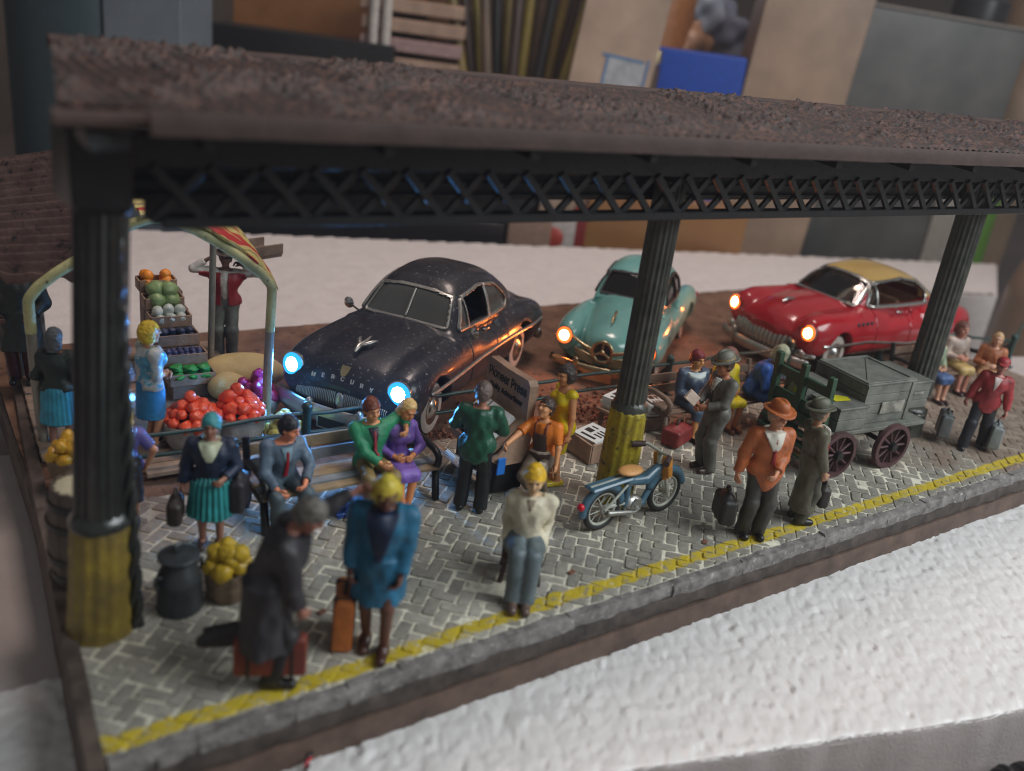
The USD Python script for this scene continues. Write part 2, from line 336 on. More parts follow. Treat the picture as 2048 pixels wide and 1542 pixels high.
paint('roof_board', (0.042, 0.021, 0.016), 0.75, var=0.3, vs=1.6, bump=0.4, bs=7)

# ---------------------------------------------------------------- the setting
W = '/World'
def setting(name, build, mat, smooth=35, kind='structure'):
    p = put(W, name, build[0], build[1], mat, smooth=smooth); tag(stage.GetPrimAtPath(p), kind=kind); return p
def grid(x0, x1, y0, y1, st, fz):
    xs = np.arange(x0, x1 + st / 2, st); ys = np.arange(y0, y1 + st / 2, st); X, Y = np.meshgrid(xs, ys, indexing='ij'); nx, ny = X.shape
    V = np.stack([X.ravel(), Y.ravel(), fz(X.ravel(), Y.ravel())], 1)
    i = (np.arange(nx - 1)[:, None] * ny + np.arange(ny - 1)[None]).ravel()
    return V, np.stack([i, i + ny, i + ny + 1, i + 1], 1)
m = MB().box((30, 40, -6.9), (260, 200, 1.0)); setting('table_top', (np.vstack(m.v), np.vstack(m.f)), 'table_wood')
m = MB().box((60, 118, 40), (420, 2, 120)); setting('room_wall', (np.vstack(m.v), np.vstack(m.f)), paint('wall_dark', (0.10, 0.075, 0.06), 0.9))
# foam sheet in front: a cut block whose top shows its fused beads
FR = Polygon([(-9, 15.37), (70, -7.67), (80, 14), (49, 23.5), (30, 25), (-9, 29)])
from scipy.spatial import cKDTree
def bead_top(x, y):
    r = np.random.default_rng(5); st = 0.33
    gx, gy = np.meshgrid(np.arange(-12, 62, st), np.arange(-10, 30, st), indexing='ij')
    pts = np.stack([gx.ravel(), gy.ravel()], 1) + r.uniform(-0.17, 0.17, (gx.size, 2)); h = r.uniform(-0.014, 0.014, len(pts)); tx = r.normal(0, 0.10, (len(pts), 2))
    d, i = cKDTree(pts).query(np.stack([x, y], 1), k=2)
    e = np.clip((d[:, 1] - d[:, 0]) / 0.2, 0, 1); dd = np.stack([x, y], 1) - pts[i[:, 0]]
    return -1.3 + h[i[:, 0]] + (dd * tx[i[:, 0]]).sum(1) + 0.028 * (np.sqrt(e) - 1) + 0.05 * (meshkit.noise(np.stack([x * 0.35, y * 0.35, x * 0], 1), 3) - 0.5)
foam = W + '/' + numbered(W, 'foam_sheet'); UsdGeom.Xform.Define(stage, foam); tag(stage.GetPrimAtPath(foam), kind='structure')
import shapely
V, F = grid(-2, 56, -4.4, 17.0, 0.08, bead_top)
# slope the front edge along the cut and drop everything outside it
ok = shapely.contains_xy(FR, V[:, 0], V[:, 1])
edge = 15.37 - 9 * 0.2916 - V[:, 0] * 0.2916; wob = 0.10 * (meshkit.noise(np.stack([V[:, 0] * 1.3, V[:, 0] * 0, V[:, 0] * 0], 1), 9) - 0.5)
dist = (V[:, 1] - edge - wob) * 0.96
keep = dist > -0.075; V[:, 1] = np.where(keep & (dist < 0), edge + wob, V[:, 1]); V[:, 2] -= 0.06 * np.exp(-np.maximum(dist, 0) / 0.06)
F = F[keep[F].all(1)]
put(foam, 'bead_surface', V, F, 'foam_white', smooth=True)
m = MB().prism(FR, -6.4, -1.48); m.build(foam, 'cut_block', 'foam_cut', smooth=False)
xs = np.linspace(-2, 56, 580); e = 15.37 - 9 * 0.2916 - xs * 0.2916; wb = 0.10 * (meshkit.noise(np.stack([xs * 1.3, xs * 0, xs * 0], 1), 9) - 0.5)
rows = []
for k, z in enumerate((-1.335, -1.50, -2.2, -3.5, -6.3)):
    o = (0.03 if k == 0 else -0.03) + (k > 0) * 0.04 * (meshkit.noise(np.stack([xs * 2.2, xs * 0 + k * 3.3, xs * 0], 1), 4) - 0.5) - 0.012 * k
    rows.append(np.stack([xs, e + wb + o, np.full_like(xs, z)], 1))
V = np.vstack(rows); n = len(xs); i = (np.arange(4)[:, None] * n + np.arange(n - 1)[None]).ravel()
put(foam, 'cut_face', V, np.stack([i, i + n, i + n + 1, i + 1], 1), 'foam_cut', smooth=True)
# foam sheet behind
RR = Polygon([(64, 31.2), (56, 33.6), (50, 31), (36, 30.5), (-40, 30.5), (-40, 66.7), (20.7, 51.6), (75.2, 37.5)])
rear = W + '/' + numbered(W, 'foam_sheet'); UsdGeom.Xform.Define(stage, rear); tag(stage.GetPrimAtPath(rear), kind='structure')
m = MB().prism(RR, -6.4, -1.45); m.build(rear, 'cut_block', 'foam_far', smooth=False)
def far_top(x, y):
    p = np.stack([x, y, x * 0], 1)
    return -1.33 + 0.10 * (meshkit.fbm(p * 0.8, 3, 2) - 0.5) + 0.06 * (meshkit.noise(p * np.array([1.6, 0.12, 1]), 8) - 0.5)
V, F = grid(-38, 76, 30.4, 66, 0.3, far_top)
V[:, :2] = np.where(shapely.contains_xy(RR.buffer(0.02), V[:, 0], V[:, 1])[:, None], V[:, :2], V[:, :2])
ok = shapely.contains_xy(RR, V[:, 0], V[:, 1]); F = F[ok[F].all(1)]
put(rear, 'sheet_surface', V, F, 'foam_far', smooth=True)

# base board of the model
base = W + '/' + numbered(W, 'base_board'); UsdGeom.Xform.Define(stage, base); tag(stage.GetPrimAtPath(base), kind='structure')
XR = 43.1
MB().box(((2.2 + XR) / 2, 23.0, -0.72), (XR - 2.2, 20.2, 1.1)).build(base, 'core', 'side_wood')
def rough_bar(x0, x1, y0, y1, z0, z1, amp, seed, st=0.22):
    """long bar with uneven arrises"""
    xs = np.arange(x0, x1 + st, st); q = [(y0, z0), (y0, z0 + (z1 - z0) * 0.3), (y0, z0 + (z1 - z0) * 0.7), (y0 + 0.05, z1), (y1, z1), (y1, z0)]
    V = np.array([[(x, y, z) for y, z in q] for x in xs]).reshape(-1, 3); n = len(q)
    w = np.stack([meshkit.fbm(V * 2.6 + 17 * k, 3, seed + k) * 2 - 1 for k in range(3)], 1); w[:, 0] = 0; V = V + amp * w
    F = [(i * n + k, i * n + (k + 1) % n, (i + 1) * n + (k + 1) % n, (i + 1) * n + k) for i in range(len(xs) - 1) for k in range(n)]
    c0, c1 = len(V), len(V) + 1; V = np.vstack([V, V[:n].mean(0), V[-n:].mean(0)])
    F3 = np.array([(c0, (k + 1) % n, k) for k in range(n)] + [(c1, (len(xs) - 1) * n + k, (len(xs) - 1) * n + (k + 1) % n) for k in range(n)]); F = np.array(F)
    return V, np.vstack([F[:, [0, 1, 2]], F[:, [0, 2, 3]], F3])
def bar(par, nm, mat, *a, **k):
    V, F = rough_bar(*a, **k); put(par, nm, V, F, mat, smooth=50)
bar(base, 'upper_plank', 'dark_wood', 1.95, XR, 12.66, 12.95, -0.72, -0.33, 0.05, 3)
bar(base, 'lower_plank', 'brown_wood', 1.9, XR, 12.55, 12.9, -1.34, -0.76, 0.015, 5)
# kerb stones along the front edge, one by one
kerb = W + '/' + numbered(W, 'kerb'); UsdGeom.Xform.Define(stage, kerb); tag(stage.GetPrimAtPath(kerb), kind='structure')
x = 2.05; k = 0
while x < XR - 0.2:
    L = RNG.uniform(0.7, 1.3) if x < 9 else RNG.uniform(1.6, 3.6); x2 = min(x + L, XR)
    V, F = rough_bar(x + 0.006, x2 - 0.006, 12.70 + RNG.uniform(-0.02, 0.02), 12.99, -0.34, -0.005 + RNG.uniform(-0.03, 0.02), 0.06, 40 + k, st=0.12)
    put(kerb, 'kerb_stone', V, F, 'kerb_stone', smooth=50); x = x2; k += 1
# left border board, runs back slightly askew
V, F = rough_bar(0, 23.5, -0.22, 0.12, -1.35, 0.10, 0.035, 21, st=0.4)
a = math.radians(86.8); R = np.array([[math.cos(a), -math.sin(a), 0], [math.sin(a), math.cos(a), 0], [0, 0, 1]])
put(base, 'border_board', (V * [1, -1, 1]) @ R.T + [1.88, 12.62, 0], F[:, ::-1], 'side_wood', smooth=50)
# herringbone paving
pave = W + '/' + numbered(W, 'pavement'); UsdGeom.Xform.Define(stage, pave); tag(stage.GetPrimAtPath(pave), kind='structure')
PV = Polygon([(1.95, 12.98), (XR, 12.98), (XR, 20.0), (30, 21.3), (17.6, 21.3), (13.5, 21.9), (9, 20.6), (4.6, 21.5), (2.4, 21.5)])
def joint_z(x, y): return -0.052 + 0.050 * meshkit.fbm(np.stack([x * 3, y * 3, x * 0], 1), 3, 6)
V, F = grid(1.95, XR, 12.97, 22.0, 0.12, joint_z)
ok = shapely.contains_xy(PV.buffer(0.02), V[:, 0], V[:, 1]); F = F[ok[F].all(1)]
put(pave, 'joints', V, F, 'paving_joint', smooth=True)
BW = 0.33; c45 = math.sqrt(0.5); bricks = []
for i in range(-70, 160):
    for j in range(-140, 95):
        q = (i - j) % 4
        if q not in (0, 3): continue
        w, h = (2, 1) if q == 0 else (1, 2)
        u, v = (i + w / 2) * BW, (j + h / 2) * BW
        cx, cy = 1.6 + (u - v) * c45, 12.2 + (u + v) * c45
        if not (1.5 < cx < XR + .5 and 12.6 < cy < 22.3): continue
        b = affinity.translate(affinity.rotate(sbox(-w * BW / 2 + .0175, -h * BW / 2 + .0175, w * BW / 2 - .0175, h * BW / 2 - .0175), 45 + RNG.normal(0, 1.6), origin=(0, 0)), cx + RNG.normal(0, .012), cy + RNG.normal(0, .012))
        b = b.intersection(PV)
        if b.is_empty or b.area < 0.006 or b.geom_type != 'Polygon': continue
        bricks.append((cx * 0.55 + cy * 0.746, b))
bricks.sort(key=lambda t: t[0])
rest = MB()
for k, (d, b) in enumerate(bricks):
    bb = b.simplify(0.02); out = []
    zt = RNG.normal(0, 0.012); tx, ty = RNG.normal(0, 0.03, 2); cx, cy = bb.centroid.x, bb.centroid.y
    for o, z in ((0, -0.09), (0.004, -0.020), (0.034, 0.0)):
        pts = np.array(bb.exterior.coords)[:-1]; ctr = np.array([cx, cy]); dv = pts - ctr; ln = np.linalg.norm(dv, axis=1)[:, None]
        pts = ctr + dv * np.maximum(1 - 1.25 * o / np.maximum(ln, .05), .3)
        # rounded corners: cut every corner
        cut = []
        for a in range(len(pts)):
            p0, p1, p2 = pts[a - 1], pts[a], pts[(a + 1) % len(pts)]; l0, l2 = np.linalg.norm(p0 - p1), np.linalg.norm(p2 - p1); t = 0.032
            cut += [p1 + (p0 - p1) * min(t / max(l0, 1e-6), .4), p1 + (p2 - p1) * min(t / max(l2, 1e-6), .4)]
        out.append([(px, py, z + (zt + (px - cx) * tx + (py - cy) * ty if o else 0)) for px, py in cut])
    n = len(out[0]); V = np.array(out).reshape(-1, 3); V = V[::1]
    if Polygon(V[:n, :2]).exterior.is_ccw is False: V = np.vstack([V[r * n:(r + 1) * n][::-1] for r in range(3)])
    V[n:] += RNG.normal(0, 0.006, V[n:].shape)
    F = [t for r in range(2) for a in range(n) for t in ((r * n + a, r * n + (a + 1) % n, (r + 1) * n + (a + 1) % n), (r * n + a, (r + 1) * n + (a + 1) % n, (r + 1) * n + a))]
    F += [(2 * n, 2 * n + a, 2 * n + a + 1) for a in range(1, n - 1)]
    if k < 300: put(pave, 'brick', V, F, 'paving_brick', smooth=50)
    else: rest.add(V, F)
rest.build(pave, 'far_bricks', 'paving_brick', smooth=50, kind='stuff')
# bare ground behind the platform
def dirt_z(x, y):
    p = np.stack([x, y, x * 0], 1)
    return -0.10 + 0.16 * (meshkit.fbm(p * 0.9, 4, 3) - 0.45) + 0.05 * np.clip(y - 21.5, 0, 1)
V, F = grid(2.3, XR - 0.1, 20.0, 33.0, 0.11, dirt_z)
ok = ~shapely.contains_xy(PV.buffer(-0.25), V[:, 0], V[:, 1]); F = F[ok[F].all(1)]
p = put(W, 'dirt_ground', V, F, 'dirt', smooth=True); tag(stage.GetPrimAtPath(p), kind='structure')
m = MB(); r = np.random.default_rng(3)
for k in range(900):
    x, y = r.uniform(12.6, 22.5), 20.9 + abs(r.normal(0, 1.5))
    if shapely.contains_xy(PV.buffer(0.05), x, y) or y > 25: continue
    s = r.uniform(0.03, 0.10); m.ball((x, y, -0.02 + s * .4), (s, s * r.uniform(.6, 1), s * .8), sub=0, R=rotm(*r.uniform(0, 360, 3)))
tag(stage.GetPrimAtPath(m.build(W, 'red_gravel', 'red_crumb', smooth=False)), 'loose rust red gravel lying beside the parked dark car', 'gravel', kind='stuff')
# black coiled cable at the bottom right corner of the table edge
t = thing('ribbed_hose', 'black ribbed plastic hose end at the bottom right corner', 'hose', (0, 0, 0))
# ---------------------------------------------------------------- the station canopy: columns, lattice girder and roof are one structure
can = thing('station_canopy', 'dark station canopy of lattice girder and ribbed roof on fluted iron columns with yellow feet', 'canopy')
def column(x, y, yellow, seed, rs=0.43, rb=0.60, zb=2.3, lean=0.0, cap_on=True, iron='iron_green'):
    c = MB(); sh = lambda m: [v.__setitem__((slice(None), 0), v[:, 0] + lean * v[:, 2]) for v in m.v] and m
    fl = lambda a, z: 1 + 0.05 * math.cos(18 * a) + 0.012 * math.sin(3 * a + seed)
    prof = [(rs * 1.08, 1.6), (rs * 1.06, 2.2), (rs * 1.0, 4), (rs * 0.96, 9.2)]
    path = sh(c.lathe(prof, (x, y, 0), n=108, rad=fl).wob(0.035 if seed == 1 else 0.02, 1.6, seed)).build(can, 'column', iron, smooth=40)
    b = MB().lathe([(rb * 1.04, -0.03), (rb * 1.05, 0.06), (rb, 0.22), (rb * 0.97, 1.0), (rb * 0.93, zb - .12), (rb * 0.9, zb), (rs * 1.0, zb + .07)], (x, y, 0), n=84, rad=lambda a, z: 1 + 0.03 * math.cos(14 * a) * (z > .15) + 0.02 * math.sin(5 * a + z * 9 + seed) * (z > zb - .3)).wob(0.03, 3.2, seed + 3)
    sh(b).build(path, 'base', yellow, smooth=40)
    k = MB().lathe([(rs * 1.25, zb - .02), (rs * 1.3, zb + .08), (rs * 1.12, zb + .2), (rs, zb + .26)], (x, y, 0), n=48).wob(0.02, 3, seed)
    sh(k).build(path, 'collar', iron, smooth=40)
    if not cap_on: return
    k = MB().lathe([(rs, 7.7), (rs * 1.3, 7.85), (rs * 1.35, 8.0), (rs * 1.1, 8.15), (rs * 1.5, 8.5), (rs * 1.5, 8.9)], (x, y, 0), n=48).wob(0.04, 2, seed)
    sh(k).build(path, 'capital', 'iron_black', smooth=40)
column(2.66, 16.55, 'shaded_yellow_iron', 1, rs=0.46, lean=.045, cap_on=False, zb=2.5, iron='iron_gloss'); column(16.55, 16.85, 'yellow_iron', 2, rs=0.40, rb=0.56, cap_on=False, zb=2.85); column(30.7, 16.7, 'iron_green', 3, rs=0.47, zb=.8, cap_on=False)
# wrinkled plate and gusset over the first column
m = MB().box((2.85, 16.1, 9.5), (0.95, 1.3, 1.4)).box((2.8, 14.8, 10.15), (0.7, 1.0, 0.4)); m.wob(0.1, 1.6, 4).build(can, 'gusset', 'iron_black', smooth=40)
# girder
XE = 46
MB().box(((3.9 + XE) / 2, 16.02, 8.51), (XE - 3.9, 0.34, 0.2)).build(can, 'bottom_chord', 'iron_black')
MB().box(((3.2 + XE) / 2, 16.06, 9.72), (XE - 3.2, 0.24, 0.56)).build(can, 'top_chord', 'iron_black')
k = 0; x = 3.75
while x < XE - 1:
    for sg in (1, -1):
        a, b = (x, x + .95) if sg == -1 else (x + .95, x)
        p0, p1 = np.array([a, 15.96 + 0.05 * sg, 9.48]), np.array([b, 15.96 + 0.05 * sg, 8.50]); d = nrm(p1 - p0); w = np.cross((0, 1, 0), d)
        MB().box((p0 + p1) / 2, (0.155, 0.10, np.linalg.norm(p1 - p0)), R=np.stack([w, (0, 1, 0), d], 1)).build(can, 'lattice_bar', 'iron_black')
    x += 0.95
MB().box(((2.9 + XE) / 2, 17.3, 9.2), (XE - 2.9, 0.16, 1.2)).build(can, 'rear_girder', 'iron_black')
for z in (8.72, 8.98): MB().box(((2.9 + XE) / 2, 17.17, z), (XE - 2.9, 0.1, 0.07)).build(can, 'flange', 'iron_black')
MB().box((7.6, 17.2, 8.5), (7.4, 0.1, 0.42)).build(can, 'flange', 'iron_black')
for x in np.arange(4.2, XE, 3.05):   # rafters below the roof
    V = np.array([(x - .1, 14.2, 10.05), (x + .1, 14.2, 10.05), (x - .1, 18.9, 10.45), (x + .1, 18.9, 10.45)])
    V = np.vstack([V, V + [0, 0, 0.3]]); MB().add(V, [(0, 2, 3, 1), (4, 5, 7, 6), (0, 1, 5, 4), (2, 6, 7, 3), (0, 4, 6, 2), (1, 3, 7, 5)]).build(can, 'rafter', 'iron_black', smooth=False)
# roof skin: ribs down the slope under a coat of coarse black grit
def roof_z(x, y):
    s = (y - 13.95) / 5.4; p = np.stack([x, y, x * 0], 1); ph = (x + 0.25 * y) / 0.30
    rib = np.abs((ph % 1) - 0.5) * 2; rib = np.clip((rib - 0.25) * 2.5, 0, 1) * 0.05
    cover = np.clip((meshkit.fbm(p * 0.55, 3, 12) - 0.42) * 7, 0, 1) * np.clip(s * 6, 0.2, 1)
    grit = (meshkit.noise(p * 8.5, 2) * 0.13 + meshkit.noise(p * 15.0, 5) * 0.12)
    rim = np.exp(-((y - 14.15) / 0.13) ** 2) * np.clip((x - 19) / 3, 0, 1) * 0.12 * meshkit.noise(p * 6, 9)
    return 10.62 + 0.43 * s + rib * (1 - cover * .8) + grit * cover + rim
V, F = grid(2.1, XE, 13.95, 19.35, 0.055, roof_z); V[:, 0] += (V[:, 1] - 13.95) * 0.14 * np.clip(1 - (V[:, 0] - 2) / 3, 0, 1)
put(can, 'roof_skin', V, F, 'roof_felt', smooth=True)
V = np.array([(2.1, 13.97, 10.34), (XE, 13.97, 10.34), (XE, 19.3, 10.8), (2.85, 19.3, 10.8)]); V = np.vstack([V, V + [0, 0, 0.26]])
MB().add(V, [(0, 3, 2, 1), (4, 5, 6, 7), (0, 1, 5, 4), (2, 3, 7, 6), (0, 4, 7, 3), (1, 2, 6, 5)]).build(can, 'roof_deck', 'roof_board', smooth=False)
bar(can, 'ridge_board', 'roof_board', 2.8, XE, 19.2, 19.5, 10.95, 11.17, 0.02, 31)
bar(can, 'fascia', 'roof_board', 3.25, XE, 13.80, 13.96, 10.30, 10.66, 0.012, 33)
bar(can, 'verge_board', 'roof_board', 2.0, 3.3, 13.82, 13.96, 10.42, 10.62, 0.05, 35)
# twisted cable hanging down beside the first column
tw = thing('twisted_cable', 'black twisted cable hanging down beside the nearest column', 'cable', (3.32, 16.3, 0))
for k in range(2):
    z = np.linspace(-0.02, 8.9, 160); a = z * 5.0 + k * math.pi
    MB().tube(np.stack([0.07 * np.cos(a) - 0.012 * z, 0.07 * np.sin(a), z], 1), 0.085, n=8).build(tw, 'strand', 'iron_gloss', smooth=True)
wr = thing('red_wire', 'thin red and black wire coming out under the base board', 'wire', (0, 0, 0))
t = np.linspace(0, 1, 24)
for k, c in enumerate(('wire_red', 'black_plastic')):
    if k == 0: paint('wire_red', (0.42, 0.012, 0.02), 0.3, bump=0)
    pts = np.stack([5.75 - 0.55 * t + 0.035 * np.cos(t * 16 + k * 3.1), 12.75 - 0.85 * t, -1.2 + 0.05 * np.sin(t * 16 + k * 3.1) + 0.12 * np.sin(t * 3)], 1)
    MB().tube(pts, 0.035, n=8).build(wr, 'strand', c, smooth=True)
hose = '/World/ribbed_hose'
h = MB()
for k in range(14):
    a = k / 14 * 1.2; h.ball((20.0 + 1.3 * a, 6.0 - .38 * a, -2.62 + .08 * math.sin(k * 1.4)), (0.14, 0.42, 0.42), sub=2, R=rotm(0, 0, -25))
h.build(hose, 'rib', 'black_plastic', smooth=True)
for nm, c in (('bench_tan', (.30, .22, .13)), ('bench_blue', (.20, .22, .24)), ('crate_wood', (.16, .105, .075)), ('plank_tan', (.30, .21, .15)), ('cart_grey', (.140, .142, .122)), ('cart_green', (.018, .055, .026)), ('wheel_maroon', (.075, .032, .034)), ('stand_brown', (.32, .205, .14)), ('barrel_wood', (.10, .075, .06))):
    paint(nm, c, .6, var=.35, vs=1.6, bump=.45, bs=7)
paint('fence_green', (.018, .045, .040), .35, var=.4, bump=.3); paint('newsprint', (.62, .64, .62), .7, var=.08, bump=.2); paint('ink', (.015, .015, .016), .6); paint('tube_cream', (.50, .49, .24), .45, var=.3, vs=1.5, bump=.3, fleck=(.10, .09, .04), frange=(.62, .68)); paint('tube_grey', (.24, .22, .18), .35, var=.3, vs=1, bump=.2)
paint('sackcloth', (.36, .345, .32), .8, var=.2, vs=2, bump=.6, bs=9); paint('wicker', (.17, .12, .075), .8, var=.4, vs=4, bump=.8, bs=9)
# ---------------------------------------------------------------- the three parked model cars (x forward, y left, z up)
paint('chrome', (0.62, 0.62, 0.60), 0.22, metal=1.0, var=0.12, vs=4, bump=0.06)
paint('letter_silver', (.72, .72, .70), .4, bump=0); paint('dull_chrome', (0.50, 0.49, 0.46), 0.36, metal=0.9, var=0.15, vs=3, bump=0.1)
paint('gold_chrome', (0.62, 0.50, 0.30), 0.25, metal=1.0, var=0.12, vs=4, bump=0.06)
paint('tyre_rubber', (0.018, 0.017, 0.017), 0.7, bump=0.2)
paint('tyre_white', (0.50, 0.44, 0.39), 0.6, var=0.15, bump=0.1)
paint('cabin_dark', (0.022, 0.022, 0.026), 0.6)
paint('seat_blue', (0.03, 0.055, 0.11), 0.6); paint('seat_brown', (0.16, 0.075, 0.04), 0.6); paint('seat_red', (0.30, 0.18, 0.11), 0.6)
paint('midnight_paint', (0.012, 0.014, 0.026), 0.36, c2=(0.034, 0.032, 0.036), vs=.8, bump=0.06, fleck=(0.30, 0.29, 0.28), frange=(0.61, 0.68), fs=9, coat=0.25)
paint('teal_paint', (0.16, 0.39, 0.36), 0.26, var=0.06, vs=1, bump=0.02, coat=0.5)
paint('red_paint', (0.42, 0.012, 0.022), 0.2, var=0.1, vs=1, bump=0.02, coat=0.6)
paint('cream_paint', (0.60, 0.42, 0.13), 0.26, var=0.06, vs=1, bump=0.02, coat=0.5)
mk('car_glass', {'t': ('transparent_bsdf', {'color': (.45, .47, .47)}), 'd': ('diffuse_bsdf', {'color': (.20, .21, .20)}), 'm': ('mix_closure', {'fac': .45}), 'g': ('glossy_bsdf', {'roughness': .12}), 'f': ('fresnel', {'IOR': 1.5}), 'x': ('mix_closure', {})}, [('t.BSDF', 'm.closure1'), ('d.BSDF', 'm.closure2'), ('f.fac', 'x.fac'), ('m.closure', 'x.closure1'), ('g.BSDF', 'x.closure2')], 'x.closure'); pane('dark_glass', (0.10, 0.11, 0.12)); pane('clear_glass', (0.80, 0.74, 0.66))
glow('led_blue', (0.08, 0.40, 1.0), 600.0); glow('led_blue_rim', (0.03, 0.36, 0.95), 1.7)
glow('led_amber', (1.0, 0.23, 0.045), 150.0); glow('led_amber_rim', (1.0, 0.16, 0.03), 2.2)
def loft(p, T, n, y0=0.0):
    x, ay, z = p[:, 0], np.abs(np.abs(p[:, 1]) - y0) if y0 else np.abs(p[:, 1]), p[:, 2]
    xs, W, B, Z = T; w = np.maximum(np.interp(x, xs, W), .04); b = np.interp(x, xs, B); t = np.interp(x, xs, Z); hh = np.maximum((t - b) / 2, .04)
    q = ((ay / w) ** n + (np.abs(z - (t + b) / 2) / hh) ** n) ** (1 / n); d = (q - 1) * np.minimum(w, hh)
    dx = np.maximum(np.maximum(xs[0] - x, x - xs[-1]), 0)
    return np.where(dx > 0, np.sqrt(np.maximum(d, 0) ** 2 + dx ** 2), d)
def table(rows):
    r = np.array(rows, float); r = r[np.argsort(r[:, 0])]; xs = np.linspace(r[0, 0], r[-1, 0], 300)
    return (xs,) + tuple(PchipInterpolator(r[:, 0], r[:, k])(xs) for k in (1, 2, 3))
def green(p, T, n, z0, tum):
    """cabin: narrows with height"""
    x, ay, z = p[:, 0], np.abs(p[:, 1]), p[:, 2]; xs, W, B, Z = T
    w = np.maximum(np.interp(x, xs, W) * (1 - tum * np.clip(z - z0, 0, 2)), .05); b = np.interp(x, xs, B); t = np.interp(x, xs, Z); hh = np.maximum((t - b) / 2, .04)
    q = ((ay / w) ** n + (np.abs(z - (t + b) / 2) / hh) ** n) ** (1 / n); d = (q - 1) * np.minimum(w, hh) * .9
    dx = np.maximum(np.maximum(xs[0] - x, x - xs[-1]), 0)
    return np.where(dx > 0, np.sqrt(np.maximum(d, 0) ** 2 + dx ** 2), d)
def hit(fn, o, d, L=8.0):
    o = np.asarray(o, float); d = nrm(d); t = np.linspace(0, L, 500); v = fn(o + t[:, None] * d); i = int(np.argmax(v < 0)) if (v < 0).any() else 499
    a, b = t[max(i - 1, 0)], t[i]
    for _ in range(14):
        m = (a + b) / 2
        if fn((o + m * d)[None])[0] < 0: b = m
        else: a = m
    p = o + b * d; e = 0.03; g = np.array([fn((p + np.eye(3)[k] * e)[None])[0] - fn((p - np.eye(3)[k] * e)[None])[0] for k in range(3)])
    return p, nrm(g)
def car(label, loc, heading, S, scale, tilt=None):
    par = thing('model_car', label, 'model car', loc, heading, tilt=tilt, scale=scale)
    lower, hood, deck, cab = table(S['lower']), table(S['hood']), table(S['deck']), table(S['cab'])
    fen = [(table(r), y0, n) for r, y0, n in S['fenders']]
    ax = S['axles']; rw = S['rw']; z0 = S['belt']; tum = S['tum']; sx = S.get('sy', 1.0)
    def gh(p): return green(p, cab, S['cabn'], z0, tum)
    def hull(p):
        d = loft(p, lower, S['ln']); d = smin(d, loft(p, hood, S['hn']), S.get('hk', .35)); d = smin(d, loft(p, deck, 2.4), .4)
        for T, y0, n in fen: d = smin(d, loft(p, T, n, y0), S.get('fk', .25))
        return smin(d, gh(p), S.get('gk', .12))
    def sideP(p, poly, r=0.06): return np.maximum(poly2(p[:, 0], p[:, 2], poly) - r, 0.75 - np.abs(p[:, 1]))
    def frontP(p): return np.maximum(poly2(np.abs(p[:, 1]), p[:, 2], S['wind']) - .06, S['windx'] - p[:, 0])
    def rearP(p): return np.maximum(poly2(np.abs(p[:, 1]), p[:, 2], S['rear']) - .08, p[:, 0] - S['rearx'])
    wins = [lambda p, P=P: sideP(p, P) for P in S['side']] + [frontP, rearP]
    def allwin(p):
        d = wins[0](p)
        for w in wins[1:]: d = np.minimum(d, w(p))
        return d
    def body(p):
        d0 = hull(p); d = d0
        for a in ax:
            d = smax(d, -np.maximum(np.hypot(p[:, 0] - a, p[:, 2] - rw) - rw * 1.16, S['wy'] - np.abs(p[:, 1])), .06)
        g = np.minimum(np.abs(poly2(p[:, 0], p[:, 2], S['door'])), 9) - .028
        d = np.maximum(d, -np.maximum(np.maximum(g, -(d0 + .06)), 1.1 - np.abs(p[:, 1])))
        cavity = np.maximum(gh(p) + .13, 1.0 - p[:, 2])
        d = np.maximum(d, -cavity)
        d = np.maximum(d, -np.maximum(allwin(p), gh(p) - .25))
        return np.maximum(d, 0.42 - p[:, 2])
    lo = (lower[0][0] - .2, -S['W'] - .2, 0.3); hi = (lower[0][-1] + .4, S['W'] + .2, S['H'] + .2); h = S.get('h', .055)
    zs = S.get('split')
    if zs is None:
        v, f, n = surf(body, lo, hi, h); put(par, 'body', v, f, S['paint'], n)
    else:
        cut = lambda p: np.maximum(np.maximum(zs - p[:, 2], gh(p) - .35), p[:, 0] - S.get('splitx', 9))
        v, f, n = surf(lambda p: np.maximum(body(p), -cut(p)), lo, hi, h); put(par, 'body', v, f, S['paint'], n)
        v, f, n = surf(lambda p: np.maximum(body(p), cut(p) + .004), (lo[0], lo[1], zs - .2), hi, h); put(par, 'roof', v, f, S['paint2'], n)
    # panes and their bright frames
    for k, w in enumerate(wins):
        nm = 'side_window' if k < len(S['side']) else ('windscreen' if k == len(S['side']) else 'rear_window')
        if k in S.get('open', ()): gl = None
        else: gl = S['glass']
        zlo = z0 - .1
        for sgn in ((1, -1) if k < len(S['side']) else (0,)):
            cl = (lambda p: -sgn * p[:, 1]) if sgn else (lambda p: p[:, 1] * 0 - 9)
            yl, yh = (-S['W'], S['W']) if not sgn else ((0.3, S['W']) if sgn > 0 else (-S['W'], -0.3))
            box = ((lo[0], yl, zlo), (hi[0], yh, S['H'] + .1))
            if gl:
                fp = lambda p: np.maximum(np.maximum(np.abs(gh(p) + .07) - .06, w(p) - .02), cl(p)); v, f, n = surf(fp, *box, .055)
                if not len(v): continue
                path = put(par, nm, v, f, gl, n)
            else: path = par
            ff = lambda p: np.maximum(np.maximum(np.abs(gh(p)) - .04, np.abs(w(p)) - .04), cl(p)); v, f, n = surf(ff, *box, .045)
            if len(v): put(path, 'frame' if gl else 'window_frame', v, f, S['frame'], n)
    # cabin
    xm = S['cabx']; wy = S['W'] * .62
    MB().box((xm, 0, 1.15), (4.6, wy * 2, .2)).box((xm + 1.75, 0, 2.1), (.35, wy * 2, .55)).build(par, 'dashboard', 'cabin_dark')
